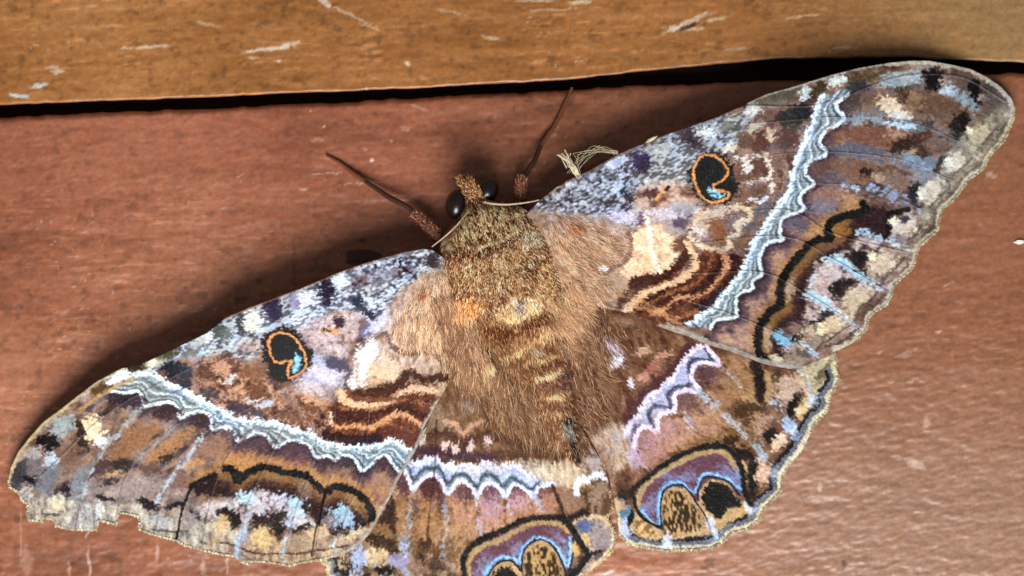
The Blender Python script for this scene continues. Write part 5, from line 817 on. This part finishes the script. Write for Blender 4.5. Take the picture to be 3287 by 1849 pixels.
PALE = [(206, 196, 160), (188, 176, 142), (214, 206, 176), (160, 148, 122)]
fringe(OUT_LF, 24, 58, h_lf, lf, PALE, (0, 5))
fringe(OUT_RF, 26, 52, h_rf, rf, PALE, (0, 5))
fringe(OUT_RH, 7, 31, h_hind, rh, [(180, 164, 130), (160, 144, 114), (190, 178, 148)], (1, 8))
fringe(OUT_LH, 5, 30, h_hind, lh, [(206, 186, 140), (190, 168, 124)], (1, 8))

# body: one continuous lofted surface
def loft():
    A = cat(AX, False, 6); n = 40; th = np.arange(n)*2*math.pi/n
    tg = np.gradient(A[:, :2], axis=0); tg /= np.linalg.norm(tg, axis=1, keepdims=True); pr = np.stack([-tg[:, 1], tg[:, 0]], 1)*-1
    X = A[:, 0:1]+pr[:, 0:1]*A[:, 3:4]*np.cos(th); Y = A[:, 1:2]+pr[:, 1:2]*A[:, 3:4]*np.cos(th)
    Hh = np.maximum(A[:, 2:3]+A[:, 4:5]*np.sin(th), 2)
    m = len(A); i = np.arange(m-1)[:, None]*n; j = np.arange(n)[None]; k = (j+1) % n
    F = np.stack([i+j, i+k, i+n+k, i+n+j], -1).reshape(-1, 4)
    return X.ravel(), Y.ravel(), Hh.ravel(), F
bxx, byy, bhh, bf = loft()
c = Canvas(bxx, byy, (120, 88, 60), 16); paint_body(c)
body = mesh_np('body', P(bxx, byy, bhh), bf, M_FUR, moth, c.finish(.15, 8))

def scatter(poly, n):
    a = poly.min(0); b = poly.max(0); x = rng.uniform(a[0], b[0], n*4); y = rng.uniform(a[1], b[1], n*4)
    m = inside(x, y, poly); return x[m][:n], y[m][:n]
def fur(parent, poly, n, paint, hf, ln, w, lift, seed, var=.3, fan=.62, tip=None, jit=.2, mixp=None, pmix=.3, edge=0, gain=1.25, con=1.):
    x, y = scatter(poly, n)
    if edge:   # thin out towards the border
        d = dist_poly(x, y, np.vstack([poly, poly[:1]])); m = rng.uniform(0, 1, len(x)) < np.clip(d/edge, .06, 1); x, y = x[m], y[m]
    h = hf(x, y); m = h > 0; x, y, h = x[m], y[m], h[m]
    _, u, s = body_h(x, y)
    dx = AXD[0]+AXP[0]*np.clip(u/400, -1, 1)*fan; dy = AXD[1]+AXP[1]*np.clip(u/400, -1, 1)*fan
    an = rng.normal(0, jit, len(x))+(fbm(x/60, y/60, seed, 2)-.5)*1.1; L = np.hypot(dx, dy); dx, dy = dx/L, dy/L
    dx, dy = dx*np.cos(an)-dy*np.sin(an), dx*np.sin(an)+dy*np.cos(an)
    c = Canvas(x, y, (120, 90, 66), seed); paint(c); col = c.C
    if mixp:
        r = rng.uniform(0, 1, (len(x), 1)); pale = np.array(mixp[0], float); dark = np.array(mixp[1], float)
        col = np.where(r < pmix, col*.45+pale*.55, np.where(r > 1-pmix, col*.5+dark*.5, col))
    col = col*(1+rng.normal(0, var*.5, (len(x), 1))); g = col.mean(1, keepdims=True); col = 118+((g+(col-g)*.92)-118)*con
    n = len(x)
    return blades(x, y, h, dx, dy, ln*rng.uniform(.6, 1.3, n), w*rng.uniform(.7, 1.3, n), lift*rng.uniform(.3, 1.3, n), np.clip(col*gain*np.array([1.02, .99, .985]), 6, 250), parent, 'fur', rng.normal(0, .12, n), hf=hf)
bh = lambda x, y: body_h(x, y)[0]
TH = V('B1', [(340, 700), (400, 620), (480, 580), (600, 500), (600, 400), (680, 360), (760, 430), (880, 470), (1100, 490), (1250, 600), (1350, 900), (1300, 1300), (1200, 1449), (600, 1449), (400, 1200), (300, 900)])
fur(body, TH, 34000, paint_body, bh, 15, 2.9, 3, 16, .35, .5, mixp=((234, 212, 178), (62, 38, 26)), pmix=.27, con=1.4, gain=1.04)
AB = V('B2', [(560, 250), (1350, 150), (1480, 560), (1480, 900), (1520, 1420), (1400, 1430), (1150, 1120), (900, 800), (600, 560)])
fur(body, AB, 16000, paint_body, bh, 19, 2.3, 3, 16, .26, .5, mixp=((206, 180, 142), (76, 50, 36)), pmix=.22, con=1.3, gain=1.08)
MP = ((216, 190, 156), (104, 76, 56))
FL = V('Z4', [(1420, 640), (1560, 480), (1700, 400), (1860, 420), (1980, 700), (2000, 1200), (1800, 1250), (1700, 1110), (1400, 1040), (1310, 900)])
fur(lf, FL, 6500, paint_lf, h_lf, 23, 2., 2, 11, .14, .5, mixp=MP, pmix=.25, edge=110, gain=1.24, con=1.1)
FR = V('C1', [(-260, 760), (0, 700), (300, 730), (520, 850), (545, 950), (480, 1080), (360, 1150), (440, 1260), (360, 1449), (-100, 1500), (-350, 1300)])
fur(rf, FR, 7500, paint_rf, h_rf, 24, 2., 2, 12, .14, .6, mixp=MP, pmix=.25, edge=110, gain=1.24, con=1.1)
MH = ((206, 180, 146), (84, 56, 38))
HL = V('B2', [(560, 480), (750, 420), (1040, 600), (1180, 800), (1290, 1000), (1420, 1250), (1440, 1350), (1300, 1400), (1050, 1330), (900, 1230), (740, 1130), (600, 1000), (470, 900), (440, 720)])
fur(lh, HL, 6000, paint_lh, lambda x, y: np.maximum(h_hind(x, y), bh(x, y))+3, 36, 2.1, 2.5, 14, .22, .3, mixp=MH, pmix=.25, edge=150, con=1., gain=1.12)
HR = V('B2', [(1150, 200), (1450, 150), (1800, 330), (1880, 480), (1740, 650), (1740, 900), (1700, 1120), (1600, 1250), (1500, 1330), (1420, 1050), (1380, 800), (1300, 500)])
fur(rh, HR, 7000, paint_rh, lambda x, y: np.maximum(h_hind(x, y), bh(x, y))+3, 36, 2.1, 2.5, 15, .22, .3, mixp=MH, pmix=.25, edge=150, con=1., gain=1.12)
# long soft hairs over the junction of wings and body
JL = V('B2', [(300, 100), (520, 50), (760, 480), (900, 760), (700, 900), (480, 760), (380, 420)])
mx = lambda hf: (lambda x, y: np.maximum(hf(x, y), bh(x, y))+2)
fur(lf, JL, 4200, paint_body, mx(h_lf), 40, 2.1, 4, 17, .22, .25, mixp=MP, pmix=.2, edge=50)
JR = V('B2', [(1200, 150), (1420, -60), (1560, 120), (1560, 400), (1450, 620), (1300, 560), (1200, 350)])
fur(rf, JR, 4200, paint_body, mx(h_rf), 40, 2.1, 4, 18, .22, .5, mixp=MP, pmix=.2, edge=50)

# eyes
def ellipsoid(x, y, h, rx, ry, rh, rot=0, n=28):
    th = np.linspace(0, math.pi, n); ph = np.arange(n*2)*math.pi/n
    T, Q = np.meshgrid(th, ph, indexing='ij'); a = rx*np.sin(T)*np.cos(Q); b = ry*np.sin(T)*np.sin(Q); r = math.radians(rot)
    v = P((x+a*math.cos(r)-b*math.sin(r)).ravel(), (y+a*math.sin(r)+b*math.cos(r)).ravel(), (h+rh*np.cos(T)).ravel())
    k = 2*n; i = np.arange(n-1)[:, None]*k; j = np.arange(k)[None]; q = (j+1) % k
    return v, np.stack([i+j, i+k+j, i+k+q, i+q], -1).reshape(-1, 4)
for ex, ey, eh, rx, ry, rot in [(1464, 655, 134, 34, 47, 8), (1564, 611, 122, 36, 43, 20)]:
    v, f = ellipsoid(ex, ey, eh, rx, ry, 38, rot); mesh_np('eye', v, f, M_EYE, moth)

def path(pts, n=6):
    A = cat(np.array(pts, float), False, n); return P(A[:, 0], A[:, 1], A[:, 2]), np.maximum(A[:, 3], .4)*S
def b1(x, y): return tuple(V('B1', [(x, y)])[0])
def c4(x, y): return tuple(V('C4', [(x, y)])[0])
def c1(x, y): return tuple(V('C1', [(x, y)])[0])
# antennae swept back over the shoulders
for pts in ([(*b1(640, 520), 168, 4.2), (*b1(600, 570), 178, 3.6), (*b1(540, 640), 178, 3.2), (*b1(470, 710), 186, 2.8), (*b1(400, 770), 176, 2.4), (*b1(330, 825), 160, 2.)],
            [(*b1(735, 478), 170, 4.2), (*b1(790, 490), 180, 4.), (*b1(900, 498), 184, 3.6), (*b1(1020, 488), 180, 3.), (*b1(1110, 474), 176, 2.6), (*b1(1160, 462), 172, 2.2)]):
    v, f = tube([path(pts)], 8); mesh_np('antenna', v, f, M_PALE, moth)
# palps and the tufted face
def face_fur(parent, pts, n, cols, ln, w):
    A = cat(np.array(pts, float), False, 12); k = rng.integers(0, len(A)-1, n)
    g = np.gradient(A[:, :2], axis=0); g /= np.linalg.norm(g, axis=1, keepdims=True)
    o = rng.uniform(-1, 1, n); x = A[k, 0]-g[k, 1]*o*A[k, 3]; y = A[k, 1]+g[k, 0]*o*A[k, 3]; h = A[k, 2]+A[k, 3]*np.sqrt(1-o*o)*.95
    an = rng.normal(0, .35, n)+o*.4; dx = g[k, 0]*np.cos(an)-g[k, 1]*np.sin(an); dy = g[k, 0]*np.sin(an)+g[k, 1]*np.cos(an)
    col = np.array(cols, float)[rng.integers(0, len(cols), n)]*rng.uniform(.75, 1.2, (n, 1))
    blades(x, y, h, dx, dy, ln*rng.uniform(.6, 1.3, n), w*rng.uniform(.7, 1.3, n), 4., col, parent, 'fur')
M_TAN = mat_flat('palp_scales', (140, 92, 52), .7, .2, .3, 4000.)
for pts in ([(*b1(720, 500), 140, 15), (*b1(650, 440), 146, 17), (*b1(600, 370), 142, 15), (*b1(570, 330), 132, 13), (*b1(545, 290), 122, 8)],
            [(*b1(745, 480), 140, 13), (*b1(690, 410), 144, 13), (*b1(650, 360), 140, 11), (*b1(625, 315), 132, 9), (*b1(600, 290), 124, 4)]):
    v, f = tube([path(pts, 5)], 12); o = mesh_np('palp', v, f, M_TAN, moth)
    face_fur(o, pts, 460, [(176, 126, 82), (140, 96, 62), (206, 166, 116), (84, 54, 36), (166, 108, 66)], 11, 2.8)
# legs reaching forward
M_FEM = mat_flat('leg_scales', (140, 86, 64), .75, .2, .35, 5000.); M_TIB = mat_flat('shin', (62, 38, 28), .6, .3, .35, 5000.); M_TAR = mat_flat('foot', (106, 62, 38), .6, .3, .4, 4000.)
LEGS = [
    (([(*c4(1120, 1250), 70, 14), (*c4(1060, 1180), 72, 15), (*c4(980, 1110), 68, 13), (*c4(905, 1050), 58, 10)]),
     ([(*c4(915, 1035), 60, 5.5), (*c4(840, 985), 52, 6.5), (*c4(730, 930), 40, 7), (*c4(640, 870), 30, 6), (*c4(535, 800), 20, 5.5)]),
     ([(*c4(535, 800), 20, 5.5), (*c4(490, 768), 15, 7), (*c4(440, 735), 12, 6), (*c4(380, 690), 10, 5.2), (*c4(330, 652), 9, 4.4), (*c4(280, 625), 8, 4), (*c4(235, 598), 7, 3.2)])),
    (([(*c4(1730, 1000), 70, 13), (*c4(1735, 900), 72, 14), (*c4(1745, 830), 76, 14), (*c4(1755, 770), 74, 12)]),
     ([(*c4(1755, 780), 72, 7), (*c4(1810, 700), 60, 6.5), (*c4(1850, 640), 50, 6.5), (*c4(1895, 530), 30, 6)]),
     ([(*c4(1895, 530), 28, 5.5), (*c4(1950, 445), 16, 5.5), (*c4(2000, 375), 12, 5), (*c4(2045, 290), 10, 5.4), (*c4(2090, 190), 9, 4.8), (*c4(2140, 75), 4, 3.6)]))]
for fe, ti, ta in LEGS:
    fe, ti, ta = [[(a, b, h_, r*1.3) for a, b, h_, r in q] for q in (fe, ti, ta)]
    v, f = tube([path(fe)], 12); o = mesh_np('leg', v, f, M_FEM, moth)
    face_fur(o, fe, 420, [(156, 100, 76), (186, 136, 106), (110, 66, 48), (90, 52, 38)], 11, 2.1)
    v, f = tube([path(ti)], 10); mesh_np('tibia', v, f, M_TIB, o)
    v, f = tube([path(ta)], 10); mesh_np('tarsus', v, f, M_TAR, o)

# ------------------------------------------------------------------ small things
web = bpy.data.objects.new('cobweb_tuft', None); COL.objects.link(web); web.empty_display_size = .005
cx0, cy0 = c1(125, 395); hh0 = float(h_rf(np.array([cx0]), np.array([cy0]))[0]); web.location = P(cx0, cy0, hh0)
web['label'] = 'pale yellowish scrap of cobweb caught on the wing edge beside the head'; web['category'] = 'cobweb'
strands = []
for k in range(20):
    o = rng.normal(0, 1, 8)
    strands.append(path([(*c1(125+o[0]*10, 392+o[1]*6), hh0+rng.uniform(-4, 5), 2.), (*c1(100+o[2]*12, 345+o[3]*12), hh0+8+o[4]*5, 2.), (*c1(66+o[5]*12, 285+o[6]*12), hh0+8+o[4]*6, 1.7), (*c1(42+o[7]*24, 238+o[1]*16), hh0+4+o[2]*8, 1.2)]))
for k in range(9):
    o = rng.normal(0, 1, 4); strands.append(path([(*c1(70+o[0]*12, 300+o[1]*16), hh0+8, 2.2), (*c1(30+o[2]*16, 250+o[3]*14), hh0+4, 1.8), (*c1(-10+o[1]*14, 235+o[0]*10), hh0, .8)]))
v, f = tube(strands, 5); mesh_np('scrap', v, f, M_SILK, web)
threads = []
for k in range(9):
    o = rng.normal(0, 1, 10)
    threads.append(path([(*c1(110+o[0]*24, 380+o[1]*20), hh0, .5), (*c1(150+o[2]*40, 290+o[3]*34), hh0+6, .5), (*c1(220+o[4]*50, 215+o[5]*20), hh0+10, .5), (*c1(310+o[6]*40, 200+o[7]*16), hh0+10, .5), (*c1(430+o[8]*16, 220+o[9]*8), hh0+6, .5)]))
v, f = tube(threads, 4); mesh_np('thread', v, f, M_SILK, web)

def chip(name, label, cat_, v, c0, rx, ry, rot, h, mat, th=5):
    n = 14; t = np.arange(n)*2*math.pi/n; r = 1+rng.uniform(-.22, .2, n); a = rx*r*np.cos(t); b = ry*r*np.sin(t); q = math.radians(rot)
    x0, y0 = V(v, [c0])[0]; x = x0+a*math.cos(q)-b*math.sin(q); y = y0+a*math.sin(q)+b*math.cos(q)
    X = np.concatenate([x, x0+(x-x0)*.75, [x0]]); Y = np.concatenate([y, y0+(y-y0)*.75, [y0]]); Hh = np.concatenate([np.full(n, h-3.), h+th*rng.uniform(.6, 1, n), [h+th]])
    f = [[i, (i+1) % n, n+(i+1) % n, n+i] for i in range(n)]+[[n+i, n+(i+1) % n, 2*n, 2*n] for i in range(n)]
    me = bpy.data.meshes.new(name); me.from_pydata([tuple(p) for p in P(X, Y, Hh)], [], [g if g[2] != g[3] else g[:3] for g in f]); me.update(); me.materials.append(mat)
    o = bpy.data.objects.new(name, me); COL.objects.link(o); o['label'] = label; o['category'] = cat_
    return o
chip('paint_flake', 'small white paint flake on the bare board past the wing tip', 'flake', 'C2', (1945, 1396), 20, 7, -3, 3, M_CHIP)
chip('debris_flake', 'tiny yellowish flake stuck on the leading edge of the wing', 'flake', 'C1', (705, 112), 20, 6, -28, float(h_rf(np.array([c1(705, 112)[0]]), np.array([c1(705, 112)[1]]))[0])+1, M_SILK, 6)
